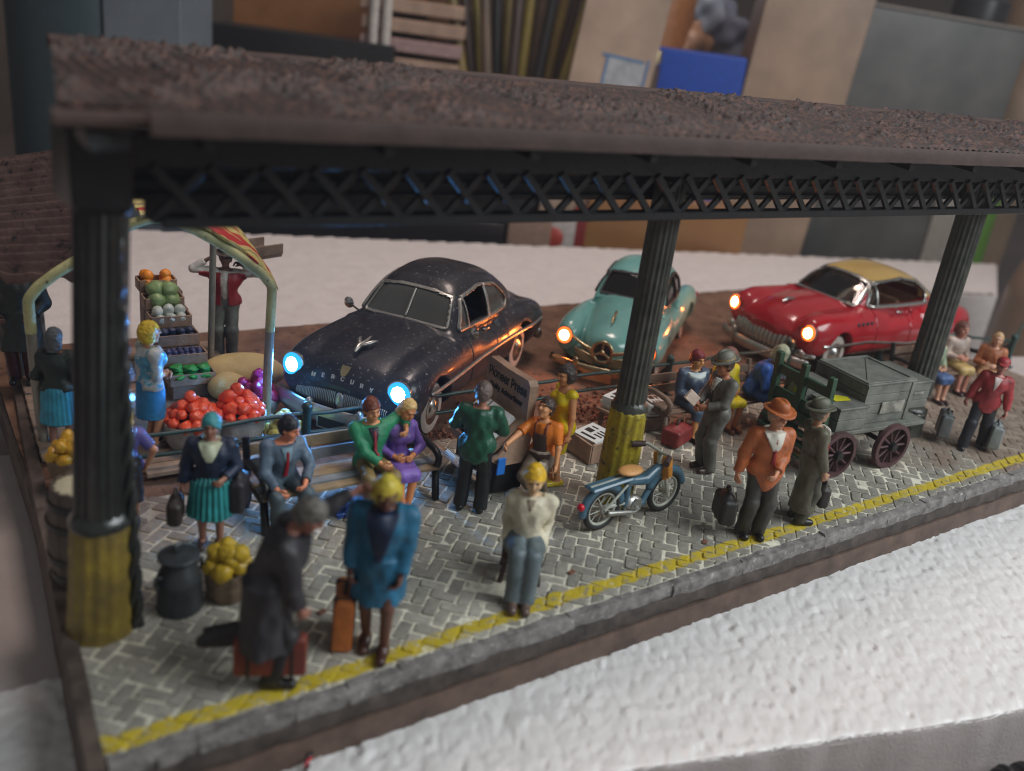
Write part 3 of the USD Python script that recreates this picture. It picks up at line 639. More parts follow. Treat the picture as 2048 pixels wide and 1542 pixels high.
    for dx in (0.1, -1.75):
        s = MB().box((xm + dx, 0, 1.55), (1.0, wy * 1.9, .5), ch=.15).box((xm + dx - .6, 0, 2.05), (.35, wy * 1.9, 1.15), R=rotm(0, -10, 0), ch=.14); s.build(par, 'seat', S['seat'], smooth=50)
    a = np.linspace(0, 2 * math.pi, 25); R = rotm(0, -55, 0)
    MB().tube(np.stack([.36 * np.cos(a), .36 * np.sin(a), a * 0], 1) @ R.T + [xm + 1.25, .7, 2.2], .035, n=6, caps=False).tube([(xm + 1.25, .7, 2.2), (xm + 1.65, .7, 1.95)], .05, n=6).build(par, 'steering_wheel', 'tyre_white')
    # wheels
    for a in ax:
        for s in (1, -1):
            y = s * (S['wt']); T = np.array([[1, 0, 0], [0, 0, s], [0, -s, 0]], float); T = np.array([[1, 0, 0], [0, 0, 1.0 * s], [0, 1, 0]]) if s > 0 else np.array([[1, 0, 0], [0, 0, -1.0], [0, 1, 0]])
            r = rw
            w = MB(); pr = [(r * .5, -.26), (r * .86, -.28), (r * .97, -.2), (r, -.05), (r, .08), (r * .97, .2), (r * .88, .27), (r * .62, .29), (r * .5, .25)]
            w.lathe(pr, (0, 0, 0), 40); Vv = np.vstack(w.v) @ T.T + [a, y, rw]; Ff = np.vstack(w.f); Ff = Ff if np.linalg.det(T) > 0 else Ff[:, ::-1]
            path = put(par, 'wheel', Vv, Ff, 'tyre_rubber', smooth=40)
            for nm, pr, mt in (('whitewall', [(r * .54, .285), (r * .6, .315), (r * .84, .300), (r * .88, .27), (r * .6, .24)], 'tyre_white'), ('hubcap', [(r * .58, .27), (r * .56, .31), (r * .44, .29), (r * .36, .33), (r * .30, .38), (r * .12, .44), (0, .45)], 'chrome')):
                w = MB().lathe(pr, (0, 0, 0), 36); Vv = np.vstack(w.v) @ T.T + [a, y, rw]; Ff = np.vstack(w.f)
                put(path, nm, Vv, Ff if np.linalg.det(T) > 0 else Ff[:, ::-1], mt, smooth=40)
    # headlights
    X = rotm(0, 90, 0)
    for s in (1, -1):
        c = np.array([S['hx'] + .16, s * S['hy'], S['hz'] + .02]); r = S['hr']; tl = rotm(0, -8, 0) @ rotm(0, 0, s * 4)
        pr = [(r * 1.0, -.55), (r * 1.12, -.1), (r * 1.22, -.02), (r * 1.18, .03), (r * 1.08, .04), (r * 1.0, -.02)]
        path = MB().lathe(pr, c, 36, R=tl @ X).build(par, 'headlight', S['bezel'], smooth=50)
        MB().lathe([(r * 1.06, .0), (r * 1.02, .06), (r * .70, .11), (r * .66, .06)], c, 30, R=tl @ X).build(path, 'glowing_rim', S['rim'], smooth=True)
        MB().lathe([(r * .70, .07), (r * .60, .09), (r * .36, .11), (0, .12)], c, 30, R=tl @ X).build(path, 'lens', S['led'], smooth=True)
    return par, hull, gh
def trim(par, fn, pts, name, mat, r=.05, sides=(1, -1), n=6, off=.0, flat=None, z=None):
    for s in sides:
        q = [hit(fn, (x, s * 4.5, zz), (0, -s, 0)) for x, zz in pts]; q = [a + b * off for a, b in q]
        MB().tube(q, r, n=n, flat=flat).build(par, name, mat, smooth=True)
def letters(par, fn, text, ys, z, hgt, mat, name='letter', down=(-1, 0, -.25), arc=0.0):
    for ch, y in zip(text, ys):
        p, n = hit(fn, (8.6, y, z + .25 - arc * y * y), down); u = nrm(np.cross((0, 0, 1), n)); w = np.cross(n, u)
        t = meshkit.text_mesh(ch, hgt, .03, bold=True); t.apply_translation([-t.bounds[:, 0].mean(), -hgt / 2, 0])
        MB().mesh(t, np.stack([u, w, n], 1), p - n * .008).build(par, name, mat, smooth=False)
def bumper(par, x0, bow, half, z, r, mat, guards=(), rear=False, gh=.34):
    y = np.linspace(-half, half, 25); sg = -1 if rear else 1
    pts = np.stack([sg * (x0 - bow * np.abs(y / half) ** 2.4), y, np.full_like(y, z)], 1)
    path = MB().tube(pts, r, n=12, flat=((1, 0, 0), .5)).build(par, 'bumper', mat, smooth=True)
    for g in guards:
        MB().box((sg * (x0 - bow * abs(g / half) ** 2.4 + .08), g, z + .1), (.3, .2, gh * 2), ch=.08).build(path, 'overrider', mat, smooth=60)
    return path
# --- dark midnight coupe with blue-white headlights
A = dict(lower=[(-6.6, 1.3, .7, 1.5), (-6.3, 1.9, .55, 1.95), (-5, 2.2, .5, 2.2), (-2, 2.3, .5, 2.35), (1, 2.32, .5, 2.42), (3, 2.32, .5, 2.36), (4.6, 2.28, .5, 2.22), (5.6, 2.24, .55, 2.08), (6.2, 2.12, .62, 1.92), (6.55, 1.85, .72, 1.66)], ln=3.4,
         hood=[(6.72, 1.15, 1.1, 1.62), (6.55, 1.45, 1.05, 1.98), (6.1, 1.62, 1.0, 2.30), (5, 1.68, 1.0, 2.56), (3.4, 1.7, 1.0, 2.74), (1.6, 1.78, 1.0, 2.82), (1.0, 1.7, 1.0, 2.8)], hn=2.7,
         deck=[(-6.55, 1.2, .8, 1.7), (-6.2, 1.5, .8, 2.2), (-5, 1.7, .8, 2.62), (-3, 1.8, .8, 2.9), (-2, 1.8, .8, 2.9)],
         fenders=[([(6.45, .35, 1.2, 1.95), (6.1, .52, 1.0, 2.2), (5, .62, 1, 2.42), (3, .55, 1, 2.5), (0.5, .3, 1.2, 2.4)], 1.72, 2.2), ([(-6.5, .3, 1.0, 1.7), (-6.0, .5, .9, 2.15), (-4.6, .6, .9, 2.42), (-2.6, .4, 1.1, 2.4), (-1.6, .25, 1.3, 2.3)], 1.75, 2.2)],
         cab=[(2.55, 1.72, 2.2, 2.62), (2.15, 1.76, 2.0, 3.05), (1.6, 1.8, 1.9, 3.62), (.9, 1.84, 1.8, 3.98), (-.4, 1.88, 1.8, 4.14), (-1.8, 1.86, 1.8, 4.0), (-3.0, 1.74, 1.9, 3.55), (-3.9, 1.55, 2.1, 3.0), (-4.4, 1.3, 2.2, 2.6)], cabn=3.3, belt=2.5, tum=.16, cabx=-.6,
         wind=[(-.1, 2.85), (1.42, 2.82), (1.20, 3.52), (.6, 3.62), (-.1, 3.63)], windx=.95, rear=[(-.1, 3.0), (1.0, 3.0), (.9, 3.4), (-.1, 3.45)], rearx=-2.6,
         side=[[(1.85, 2.72), (1.25, 3.42), (1.18, 3.44), (1.18, 2.70)], [(1.06, 2.70), (1.06, 3.50), (-.2, 3.64), (-.62, 3.63), (-.62, 2.68)], [(-.82, 2.68), (-.82, 3.60), (-1.7, 3.48), (-2.4, 3.08), (-2.62, 2.86), (-2.45, 2.72)]], open=(1,),
         door=[(1.75, .62), (1.75, 2.62), (-.74, 2.62), (-.74, 3.8), (-.735, 3.8), (-.735, .62)], axles=(4.65, -3.55), rw=.90, wy=1.55, wt=1.86, W=2.4, H=4.2, glass='car_glass', frame='dull_chrome', seat='seat_blue', paint='midnight_paint',
         hx=6.34, hy=1.80, hz=1.78, hr=.33, bezel='chrome', rim='led_blue_rim', led='led_blue')
par, hull, ghA = car('dark midnight blue coupe with glowing blue-white headlights and dusty bonnet', (15.5, 26.27, .0), 214.0, A, (.865, 1.025, 1.045))
trim(par, hull, [(x, 1.62 - .012 * (x - 5) if x > 0 else 1.68) for x in np.linspace(5.4, -5.6, 30)], 'side_strip', 'dull_chrome', .065, off=.01)
letters(par, hull, 'MERCURY', np.linspace(-.98, .98, 7), 2.40, .125, 'letter_silver', down=(-1, 0, -.42), arc=.10)
p0, n0 = hit(hull, (8.6, 0, 2.98), (-1, 0, -.45))
MB().prism([(-.15, .16), (.15, .16), (.13, -.06), (.06, -.2), (-.06, -.2), (-.13, -.06)], 0, .05, np.stack([(0, 1, 0), np.cross(n0, (0, 1, 0)), n0], 1), p0 - n0 * .01).build(par, 'shield_badge', 'gold_chrome', smooth=False)
p0, n0 = hit(hull, (5.5, 0, 5), (0, 0, -1))
MB().tube([p0 + (.45, 0, .02), p0 + (.2, 0, .14), p0 + (-.25, 0, .16), p0 + (-.62, 0, .26)], [.05, .10, .08, .02], n=8).tube([p0 + (.1, 0, .12), p0 + (-.2, .2, .2), p0 + (-.5, .28, .22)], [.07, .08, .02], n=6).tube([p0 + (.1, 0, .12), p0 + (-.2, -.2, .2), p0 + (-.5, -.28, .22)], [.07, .08, .02], n=6).build(par, 'bonnet_ornament', 'dull_chrome', smooth=True)
gr = MB(); bk = []
for y in np.linspace(-1.52, 1.52, 52):
    zc = 1.20 - .05 * (y / 1.4) ** 2; hh = .30 * math.sqrt(max(0.05, 1 - (y / 1.66) ** 2)); c, nn = hit(hull, (8.6, y, zc), (-1, 0, 0)); bk.append(c)
    if abs(y) > .13: gr.tube([c + (-.02, 0, -hh), c + (.09, 0, -hh * .6), c + (.12, 0, 0), c + (.08, 0, hh * .6), c + (-.04, 0, hh)], .02, n=5)
gp = gr.build(par, 'grille', 'dull_chrome', smooth=True)
MB().tube(np.array(bk) + (.0, 0, 0), [.30 * math.sqrt(max(0.05, 1 - (b[1] / 1.66) ** 2)) for b in bk], n=12, flat=((1, 0, 0), .22)).build(gp, 'opening', 'cabin_dark', smooth=True)
MB().ball(bk[26] + (.1, 0, 0), (.08, .15, .27)).build(gp, 'centre_boss', 'dull_chrome', smooth=True)
b = bumper(par, 7.1, .75, 2.3, .74, .29, 'dull_chrome', (.85, -.85)); bumper(par, 6.85, .6, 2.15, .85, .22, 'dull_chrome', (.8, -.8), rear=True)
MB().box((7.2, 0, .58), (.05, 1.05, .42)).build(b, 'number_plate', 'dull_chrome'); MB().box((7.235, 0, .58), (.03, .9, .3)).build(b, 'plate_field', 'cabin_dark')
for s in (1, -1):
    MB().ball((6.38, s * 1.62, 1.27), (.10, .15, .12)).build(par, 'side_lamp', 'dull_chrome', smooth=True)
    p0, n0 = hit(hull, (1.9, s * 4, 2.5), (0, -s, 0)); MB().tube([p0, p0 + (.08, s * .18, .12), p0 + (.1, s * .3, .16)], .035, n=6).lathe([(.16, 0), (.19, .04), (.1, .12), (0, .15)], p0 + (.02, s * .36, .2), 16, R=rotm(0, 90, 0)).build(par, 'door_mirror', 'chrome', smooth=40)
    p0, n0 = hit(hull, (-.4, s * 4, 2.28), (0, -s, 0)); MB().tube([p0 + (.22, s * .03, 0), p0 + (.1, s * .09, .01), p0 + (-.2, s * .08, 0)], .045, n=6).build(par, 'door_handle', 'chrome', smooth=True)
    q = [hit(ghA, (5, s * y, 2.86 + .06 * k), (-1, 0, -.12))[0] + (.07, 0, .02) for k, y in enumerate((.32, .7, 1.0))]; MB().tube(q, .03, n=6).build(par, 'wiper', 'dull_chrome', smooth=True)
q = [hit(ghA, (5, 0, z), (-1, 0, 0))[0] + (.03, 0, .02) for z in np.linspace(2.84, 3.60, 8)]; MB().tube(q, .045, n=6).build(par, 'screen_divider', 'dull_chrome', smooth=True)
# --- teal sedan with a propeller shaped nose badge and amber headlights
B = dict(lower=[(-6.3, 1.2, .7, 1.4), (-6.0, 1.75, .55, 1.8), (-4.6, 2.02, .5, 2.0), (-1, 2.1, .5, 2.05), (2, 2.1, .5, 2.0), (4.2, 2.0, .5, 1.8), (5.4, 1.85, .55, 1.55), (5.9, 1.5, .65, 1.3)], ln=3.0,
         hood=[(6.55, .42, 1.0, 1.62), (6.35, .72, .95, 1.92), (5.8, .98, .9, 2.16), (4.6, 1.2, .9, 2.45), (3.0, 1.4, .9, 2.68), (1.6, 1.5, 1.0, 2.76), (1.0, 1.45, 1.0, 2.76)], hn=2.1, hk=.22,
         deck=[(-6.2, 1.0, .8, 1.6), (-5.8, 1.3, .8, 2.0), (-4.6, 1.5, .8, 2.4), (-3, 1.6, .8, 2.62), (-2, 1.6, .8, 2.6)],
         fenders=[([(6.1, .34, 1.05, 1.95), (5.7, .5, .9, 2.16), (4.6, .6, .8, 2.3), (3, .52, 1, 2.28), (0.8, .25, 1.2, 2.1)], 1.66, 2.0), ([(-6.6, .22, 1.1, 1.6), (-6.1, .45, .8, 2.05), (-4.4, .58, .7, 2.3), (-2.4, .4, 1.0, 2.2), (-1.4, .2, 1.2, 2.0)], 1.68, 2.0)], fk=.12,
         cab=[(2.2, 1.5, 2.1, 2.6), (1.8, 1.56, 2.0, 2.95), (1.1, 1.62, 1.8, 3.5), (.3, 1.68, 1.8, 3.8), (-.9, 1.7, 1.8, 3.92), (-2.2, 1.64, 1.8, 3.72), (-3.3, 1.45, 1.9, 3.2), (-4.1, 1.15, 2.1, 2.6)], cabn=2.9, belt=2.4, tum=.16, cabx=-.7,
         wind=[(-.1, 2.76), (1.22, 2.74), (1.08, 3.36), (.7, 3.44), (-.1, 3.46)], windx=.7, rear=[(-.1, 2.9), (.9, 2.9), (.8, 3.35), (-.1, 3.4)], rearx=-2.6,
         side=[[(1.35, 2.6), (.95, 3.22), (-.55, 3.42), (-.6, 2.56)], [(-.8, 2.56), (-.78, 3.42), (-1.8, 3.3), (-2.5, 2.9), (-2.5, 2.6)]],
         door=[(1.6, .6), (1.6, 2.5), (-.7, 2.5), (-.7, .6), (-.705, .6)], axles=(3.7, -3.55), rw=.84, wy=1.42, wt=1.66, W=2.2, H=4.0, glass='dark_glass', frame='cabin_dark', seat='seat_brown', paint='teal_paint',
         hx=6.02, hy=1.72, hz=1.62, hr=.30, bezel='gold_chrome', rim='led_amber_rim', led='led_amber')
par, hull, ghB = car('teal green sedan with round propeller badge on its nose and amber headlights', (26.0, 27.3, -.15), 217.0, B, (.80, .95, 1.0))
nose = (6.62, 0, 1.42); Y = rotm(0, 90, 0); a = np.linspace(0, 2 * math.pi, 33)
ring = lambda r, x: np.stack([a * 0 + x, r * np.cos(a), r * np.sin(a)], 1) + nose
bd = MB().tube(ring(.40, .02), .07, n=8, caps=False).build(par, 'nose_badge', 'gold_chrome', smooth=True)
MB().lathe([(.4, -.2), (.36, .0), (0, .04)], nose, 28, R=Y).build(bd, 'backing', 'cabin_dark', smooth=30)
s = MB()
for k in range(3):
    t = math.radians(90 + 120 * k); s.tube([np.array(nose) + (.05, 0, 0), np.array(nose) + (.05, .36 * math.cos(t), .36 * math.sin(t))], .055, n=6)
s.ball(np.array(nose) + (.07, 0, 0), .11).build(bd, 'spokes', 'gold_chrome', smooth=True)
for sg in (1, -1):
    q = [(6.62, sg * .42, 1.42), (6.6, sg * .75, 1.5), (6.45, sg * 1.1, 1.62), (6.25, sg * 1.4, 1.74)]; MB().tube(q, [.085, .075, .05, .03], n=8).build(bd, 'wing_bar', 'gold_chrome', smooth=True)
    g = MB()
    for k in range(5):
        z = 1.22 - k * .085; g.tube([(6.52 - .02 * k, sg * .32, z - .08), (6.45 - .02 * k, sg * .8, z), (6.2, sg * 1.25 - sg * .06 * k, z + .06)], .028, n=5)
    for k in range(9): g.tube([(6.5 - .03 * k, sg * (.35 + .1 * k), 1.25), (6.46 - .03 * k, sg * (.35 + .1 * k), .85)], .018, n=5)
    g.build(par, 'grille', 'gold_chrome', smooth=True)
p0, n0 = hit(hull, (5.2, 0, 5), (0, 0, -1)); MB().tube([p0 + (.4, 0, .03), p0 + (.1, 0, .16), p0 + (-.4, 0, .28), p0 + (-.55, 0, .26)], [.03, .09, .11, .02], n=8, flat=((0, 1, 0), .6)).build(par, 'bonnet_ornament', 'gold_chrome', smooth=True)
b = bumper(par, 6.95, .7, 2.1, .72, .17, 'gold_chrome', (.95, -.95), gh=.3); bumper(par, 6.7, .5, 2.0, .8, .17, 'gold_chrome', (.8, -.8), rear=True)
MB().box((7.12, 0, .55), (.06, 1.2, .36)).build(b, 'number_plate', 'gold_chrome')
trim(par, hull, [(x, .72) for x in np.linspace(2.4, -2.2, 14)], 'sill_strip', 'gold_chrome', .05)
for s in (1, -1):
    p0, n0 = hit(hull, (-.35, s * 4, 2.1), (0, -s, 0)); MB().tube([p0 + (.2, s * .03, 0), p0 + (0, s * .1, 0), p0 + (-.22, s * .06, 0)], .05, n=6).build(par, 'door_handle', 'chrome', smooth=True)
    p0, n0 = hit(hull, (-5.9, s * 4, 1.75), (0, -s, 0)); MB().ball(p0, (.16, .1, .13)).build(par, 'tail_lamp', 'red_paint', smooth=True)
# --- red hardtop with a cream roof, toothed grille and amber headlights
C = dict(lower=[(-6.7, 1.2, .6, 1.4), (-6.3, 1.8, .5, 1.85), (-5, 2.2, .45, 2.1), (-2, 2.34, .45, 2.25), (1, 2.36, .45, 2.3), (3.2, 2.36, .45, 2.25), (4.8, 2.32, .5, 2.15), (5.7, 2.2, .55, 2.0), (6.15, 1.9, .65, 1.8), (6.35, 1.5, .8, 1.6)], ln=3.0,
         hood=[(6.6, .7, 1.2, 1.62), (6.3, 1.1, 1.1, 2.0), (5.6, 1.32, 1.0, 2.3), (4.6, 1.45, 1.0, 2.5), (3.0, 1.58, 1.0, 2.64), (1.6, 1.66, 1.0, 2.66), (1.0, 1.6, 1.0, 2.6)], hn=2.2,
         deck=[(-6.6, 1.2, .8, 1.6), (-6.2, 1.5, .8, 2.1), (-5, 1.7, .8, 2.42), (-3.4, 1.8, .8, 2.6), (-2.4, 1.8, .8, 2.6)],
         fenders=[([(6.35, .38, 1.2, 2.0), (6.0, .55, 1.0, 2.28), (5, .64, .9, 2.44), (3, .52, 1, 2.42), (0.4, .22, 1.2, 2.2)], 1.78, 2.2), ([(-7.0, .2, 1.2, 1.6), (-6.4, .44, .9, 2.1), (-4.8, .62, .8, 2.36), (-2.8, .42, 1.0, 2.3), (-1.6, .2, 1.3, 2.2)], 1.78, 2.2)],
         cab=[(2.75, 1.66, 2.2, 2.55), (2.35, 1.7, 2.0, 2.88), (1.6, 1.76, 1.8, 3.42), (.9, 1.8, 1.8, 3.68), (-.6, 1.84, 1.8, 3.80), (-2.2, 1.8, 1.8, 3.56), (-3.3, 1.66, 1.9, 3.1), (-4.1, 1.4, 2.1, 2.6)], cabn=3.0, belt=2.42, tum=.17, cabx=-.5,
         wind=[(-.1, 2.62), (1.5, 2.62), (1.22, 3.3), (.6, 3.42), (-.1, 3.43)], windx=1.0, rear=[(-.1, 2.75), (1.25, 2.75), (1.05, 3.2), (-.1, 3.26)], rearx=-2.4,
         side=[[(1.95, 2.6), (1.45, 3.24), (1.3, 3.28), (1.3, 2.58)], [(1.16, 2.58), (1.16, 3.32), (-.9, 3.44), (-2.1, 3.28), (-2.7, 2.95), (-2.6, 2.6)]], open=(1,),
         door=[(1.7, .6), (1.7, 2.5), (-1.1, 2.5), (-1.1, .6), (-1.105, .6)], axles=(4.3, -3.6), rw=.84, wy=1.6, wt=1.88, W=2.45, H=3.8, glass='clear_glass', frame='chrome', seat='seat_red', paint='red_paint', paint2='cream_paint', split=2.66, splitx=1.7,
         hx=6.12, hy=2.0, hz=1.76, hr=.29, bezel='chrome', rim='led_amber_rim', led='led_amber')
par, hull, ghC = car('red hardtop car with cream roof, toothed chrome grille and amber headlights', (36.45, 23.9, .05), 178.5, C, (.88, 1.05, 1.095))
gb = MB().tube([(6.28 - .05 * y * y, y, 1.52 + .0 * y) for y in np.linspace(-1.6, 1.6, 15)], .07, n=8).build(par, 'grille_bar', 'dull_chrome', smooth=True)
for y in np.linspace(-1.5, 1.5, 15):
    x = 6.42 - .07 * y * y; MB().tube([(x - .05, y, 1.5), (x + .14, y, 1.28), (x + .2, y, .95), (x + .1, y, .62), (x - .05, y, .5)], [.05, .10, .115, .09, .04], n=8).build(gb, 'tooth', 'dull_chrome', smooth=True)
MB().box((6.1, 0, 1.0), (.3, 3.2, .8)).build(gb, 'opening', 'cabin_dark')
b = bumper(par, 6.95, .65, 2.3, .58, .2, 'dull_chrome', (1.3, -1.3), gh=.36); bumper(par, 6.95, .5, 2.2, .75, .2, 'chrome', (1.0, -1.0), rear=True)
for s in (1, -1):
    MB().tube([(6.45, s * 1.5, .9), (6.3, s * 2.0, .88), (5.9, s * 2.32, .9)], [.16, .14, .08], n=8).ball((6.42, s * 1.9, .98), (.1, .22, .13)).build(par, 'parking_lamp', 'chrome', smooth=True)
trim(par, hull, [(x, z) for x, z in zip(np.linspace(5.6, -6.2, 34), np.concatenate([np.linspace(1.32, 1.30, 10), np.linspace(1.28, 1.0, 10), np.linspace(1.0, 1.3, 14)]))], 'side_strip', 'chrome', .06, off=.01)
trim(par, hull, [(x, .62) for x in np.linspace(2.6, -2.3, 14)], 'sill_strip', 'chrome', .05)
trim(par, hull, [(x, 2.5) for x in np.linspace(1.7, -3.0, 16)], 'waist_strip', 'chrome', .10, off=.0)
for s in (1, -1):
    for k in range(4):
        p0, n0 = hit(hull, (3.2 - .36 * k, s * 4, 2.02), (0, -s, 0)); MB().ball(p0, (.12, .05, .08)).build(par, 'port_hole', 'cabin_dark', smooth=True)
    p0, n0 = hit(hull, (-.7, s * 4, 2.2), (0, -s, 0)); MB().tube([p0 + (.2, s * .03, 0), p0 + (0, s * .1, 0), p0 + (-.22, s * .06, 0)], .045, n=6).build(par, 'door_handle', 'chrome', smooth=True)
p0, n0 = hit(hull, (5.3, 0, 5), (0, 0, -1)); MB().tube([p0 + (.4, 0, .03), p0 + (.1, 0, .12), p0 + (-.5, 0, .1)], [.04, .08, .03], n=8).build(par, 'bonnet_ornament', 'chrome', smooth=True)
# ---------------------------------------------------------------- painted figures: metres of a real person, scaled to the model
SKIN = (190, 128, 92)
def ik(a, t, l1, l2, pole):
    a = np.asarray(a, float); t = np.asarray(t, float); d = t - a; L = np.linalg.norm(d); L2 = min(L, (l1 + l2) * .995); u = d / (L + 1e-9); t = a + u * L2
    x = (l1 * l1 - l2 * l2 + L2 * L2) / (2 * L2); h = math.sqrt(max(l1 * l1 - x * x, 0)); p = np.asarray(pole, float); p = p - u * (p @ u); p = nrm(p)
    return a + u * x + p * h, t
def person(label, pos, face, height=3.85, hip=(0, 0, .93), lean=0, side=0, turn=0, head=(0, 0, 0), hands=((.05, -.28, .80), (.05, .28, .80)), poles=((-.6, -.5, -.3), (-.6, .5, -.3)),
           feet=((0, -.1, .08), (0, .1, .08)), toes=(0, 0), kpole=((1, -.1, 0), (1, .1, 0)), w=1.0, skin=SKIN, top=None, legs=None, skirt=None, shoes=(30, 26, 24), hair=None, hat=None,
           decals=(), grip=(0.9, 0.9), res=.0165, group=None, pitchhands=None, hs=1.13, hipw=1.0, bust=0, extra=(), gloss=.5):
    """head = (yaw, pitch down, roll) in degrees; hands, feet = targets right then left"""
    k = height / 1.75; w *= 1.07
    par = thing('person', label, 'person', pos, face, group=group)
    def Rm(y, p, r): return rotm(0, 0, y) @ rotm(0, p, 0) @ rotm(r, 0, 0)
    hip = np.array(hip, float); T = Rm(turn, lean, side); up = T[:, 2]
    hj = [hip + rotm(0, 0, turn * .4) @ np.array([0, s * .09 * hipw, -.02]) for s in (-1, 1)]
    loc = lambda x, y, z: hip + T @ np.array([x, y, z], float)
    sh = [loc(-.01, s * .168 * w, .440) for s in (-1, 1)]; ch = loc(.0, 0, .33); wa = loc(0, 0, .13)
    n0 = loc(-.01, 0, .48); H = rotm(0, 0, head[0] + turn * .7) @ rotm(0, head[1], 0) @ rotm(head[2], 0, 0)
    n1 = n0 + (0.55 * up + 0.45 * H[:, 2]) * .09; hc = n1 + H @ np.array([.025, 0, .118])
    el, ha = zip(*[ik(sh[i], hands[i], .29, .25, poles[i]) for i in (0, 1)]); kn, an = zip(*[ik(hj[i], feet[i], .43, .42, kpole[i]) for i in (0, 1)])
    toe = [an[i] + rotm(0, 0, toes[i]) @ np.array([.15, 0, -.045]) for i in (0, 1)]; heel = [an[i] + rotm(0, 0, toes[i]) @ np.array([-.05, 0, -.04]) for i in (0, 1)]
    def torso(p, o=0):
        d = smin(cap(p, hj[0], hj[1], .105 * hipw + o), cap(p, wa, ch, .108 * w + o, .128 * w + o), .09); q = (p - hip) @ T
        d = smin(d, ell(p, loc(.0, 0, .36), (.115 + o, .175 * w + o, .15 + o), T), .06)
        if bust: d = smin(smin(d, ell(p, loc(.10, .07, .34), (.07 + o, .075 + o, .07 + o), T), .04), ell(p, loc(.10, -.07, .34), (.07 + o, .075 + o, .07 + o), T), .04)
        return smin(d, cap(p, sh[0], sh[1], .054 + o * .7), .06)
    def arm(p, i, o=0, end=1.0):
        d = smin(cap(p, sh[i], el[i], .057 + o, .045 + o), cap(p, el[i], ha[i], .045 + o, .030 + o), .02)
        if end < 1:
            a, b = (sh[i], el[i]) if end < .5 else (el[i], ha[i]); t = end * 2 if end < .5 else end * 2 - 1
            d = np.maximum(d, (p - (a + (b - a) * t)) @ nrm(b - a)) if end >= .5 else np.maximum(cap(p, sh[i], el[i], .057 + o, .045 + o), (p - (a + (b - a) * t)) @ nrm(b - a))
        return d
    def leg(p, i, o=0): return smin(cap(p, hj[i], kn[i], .085 * hipw + o, .058 + o), cap(p, kn[i], an[i], .060 + o, .040 + o), .03)
    def foot(p, i, o=0): return np.maximum(smin(cap(p, heel[i], toe[i], .038 + o, .034 + o), cap(p, an[i], an[i] * .5 + (heel[i] + toe[i]) * .25, .04 + o), .03), -(p[:, 2] - .004) if abs(feet[i][2] - .08) < .03 else -9)
    def headf(p): return headq(p) * hs
    def headq(p):
        q = (p - hc) @ H / hs
        d = smin(ell(q, (-.012, 0, .03), (.098, .078, .092)), ell(q, (.022, 0, -.045), (.072, .058, .082)), .04)
        d = smin(d, cap(q, (.088, 0, .02), (.108, 0, -.018), .010, .016), .018); d = smin(d, ell(q, (.075, 0, .034), (.024, .055, .012)), .015)
        d = smin(d, ell(q, (.075, 0, -.065), (.020, .026, .008)), .010); d = smin(d, ell(q, (.062, 0, -.105), (.026, .026, .020)), .02)
        for s in (1, -1):
            d = smin(d, ell(q, (-.008, s * .077, -.005), (.022, .012, .034)), .01); d = smax(d, -ell(q, (.094, s * .032, .014), (.022, .018, .012)), .012); d = smin(d, ell(q, (.058, s * .04, -.03), (.028, .022, .022)), .02)
        return d
    fing = []
    for i in (0, 1):
        f = nrm(ha[i] - el[i]); s = -1 if i == 0 else 1; hd = (pitchhands or (None, None))[i]
        if hd is not None: f = nrm(hd)
        lat = nrm(np.cross(f, (0, s * 1.0, .25))); lat = nrm(np.cross((0, s, 0.2), f)) if abs(f[1]) < .9 else np.array([1.0, 0, 0]); pn = nrm(np.cross(f, lat)) * s
        if pn @ (np.array([0, -s, 0.0])) < 0: pn = -pn
        c = ha[i] + f * .045; g = grip[i]
        F = []
        for j, (o, L) in enumerate(((-.033, .062), (-.011, .074), (.011, .070), (.033, .054))):
            b = c + lat * o + f * .035; m = b + nrm(f * (1 - .5 * g) + pn * g * .7) * L * .6; e = m + nrm(f * (1 - g * 1.1) + pn * (g * 1.0)) * L * .55; F += [(b, m, .0135), (m, e, .012)]
        t0 = ha[i] + f * .02 + lat * .030; t1 = t0 + nrm(lat * .7 + f * .6 + pn * .35) * .045; F += [(t0, t1, .015), (t1, t1 + nrm(f * .8 + pn * .7) * .035, .013)]
        fing.append((c, f, lat, pn, F))
    def hand(p, i):
        c, f, lat, pn, F = fing[i]
        d = ell(p, c, (.050, .046, .020), np.stack([f, lat, pn], 1)); d = smin(d, cap(p, ha[i] - f * .02, c, .027, .026), .02)
        for a, b, r in F: d = smin(d, cap(p, a, b, r), .006)
        return d
    def body(p):
        d = torso(p)
        for i in (0, 1): d = smin(smin(smin(d, arm(p, i), .03), leg(p, i), .04), foot(p, i), .02)
        d = smin(d, cap(p, n0 - up * .03, hc - H @ np.array([.02, 0, .03]), .052), .03)
        d = np.minimum(d, headf(p)) if False else smin(d, headf(p), .02)
        return np.minimum(d, np.minimum(hand(p, 0), hand(p, 1)))
    J = np.array(list(sh) + list(el) + list(ha) + list(kn) + list(an) + [hip, hc, *toe, *heel]); lo, hi = J.min(0) - .17, J.max(0) + .17; lo[2] = max(lo[2], -.03)
    sx = P(skin, .45, var=.10, vs=3.0, bump=.15)
    def emit(nm, fn, mat, parent=par, lo=lo, hi=hi, r=res):
        v, f, n = surf(fn, lo, hi, r)
        if len(v) and len(f): return put(parent, nm, v * k, f, mat, n)
    bp = emit('body', body, sx)
    # eyes and mouth, painted dots with a little relief
    for s in (1, -1):
        c = hc + H @ np.array([.0905, s * .032, .012]) * hs; MB().ball(c * k, np.array([.006, .0125, .008]) * k, 1, H).build(par, 'eye', 'eye_dark', smooth=True)
        c = hc + H @ np.array([.094, s * .034, .035]) * hs; MB().ball(c * k, np.array([.006, .020, .0045]) * k, 1, H).build(par, 'eyebrow', P(hair[0], .6) if hair else 'eye_dark', smooth=True)
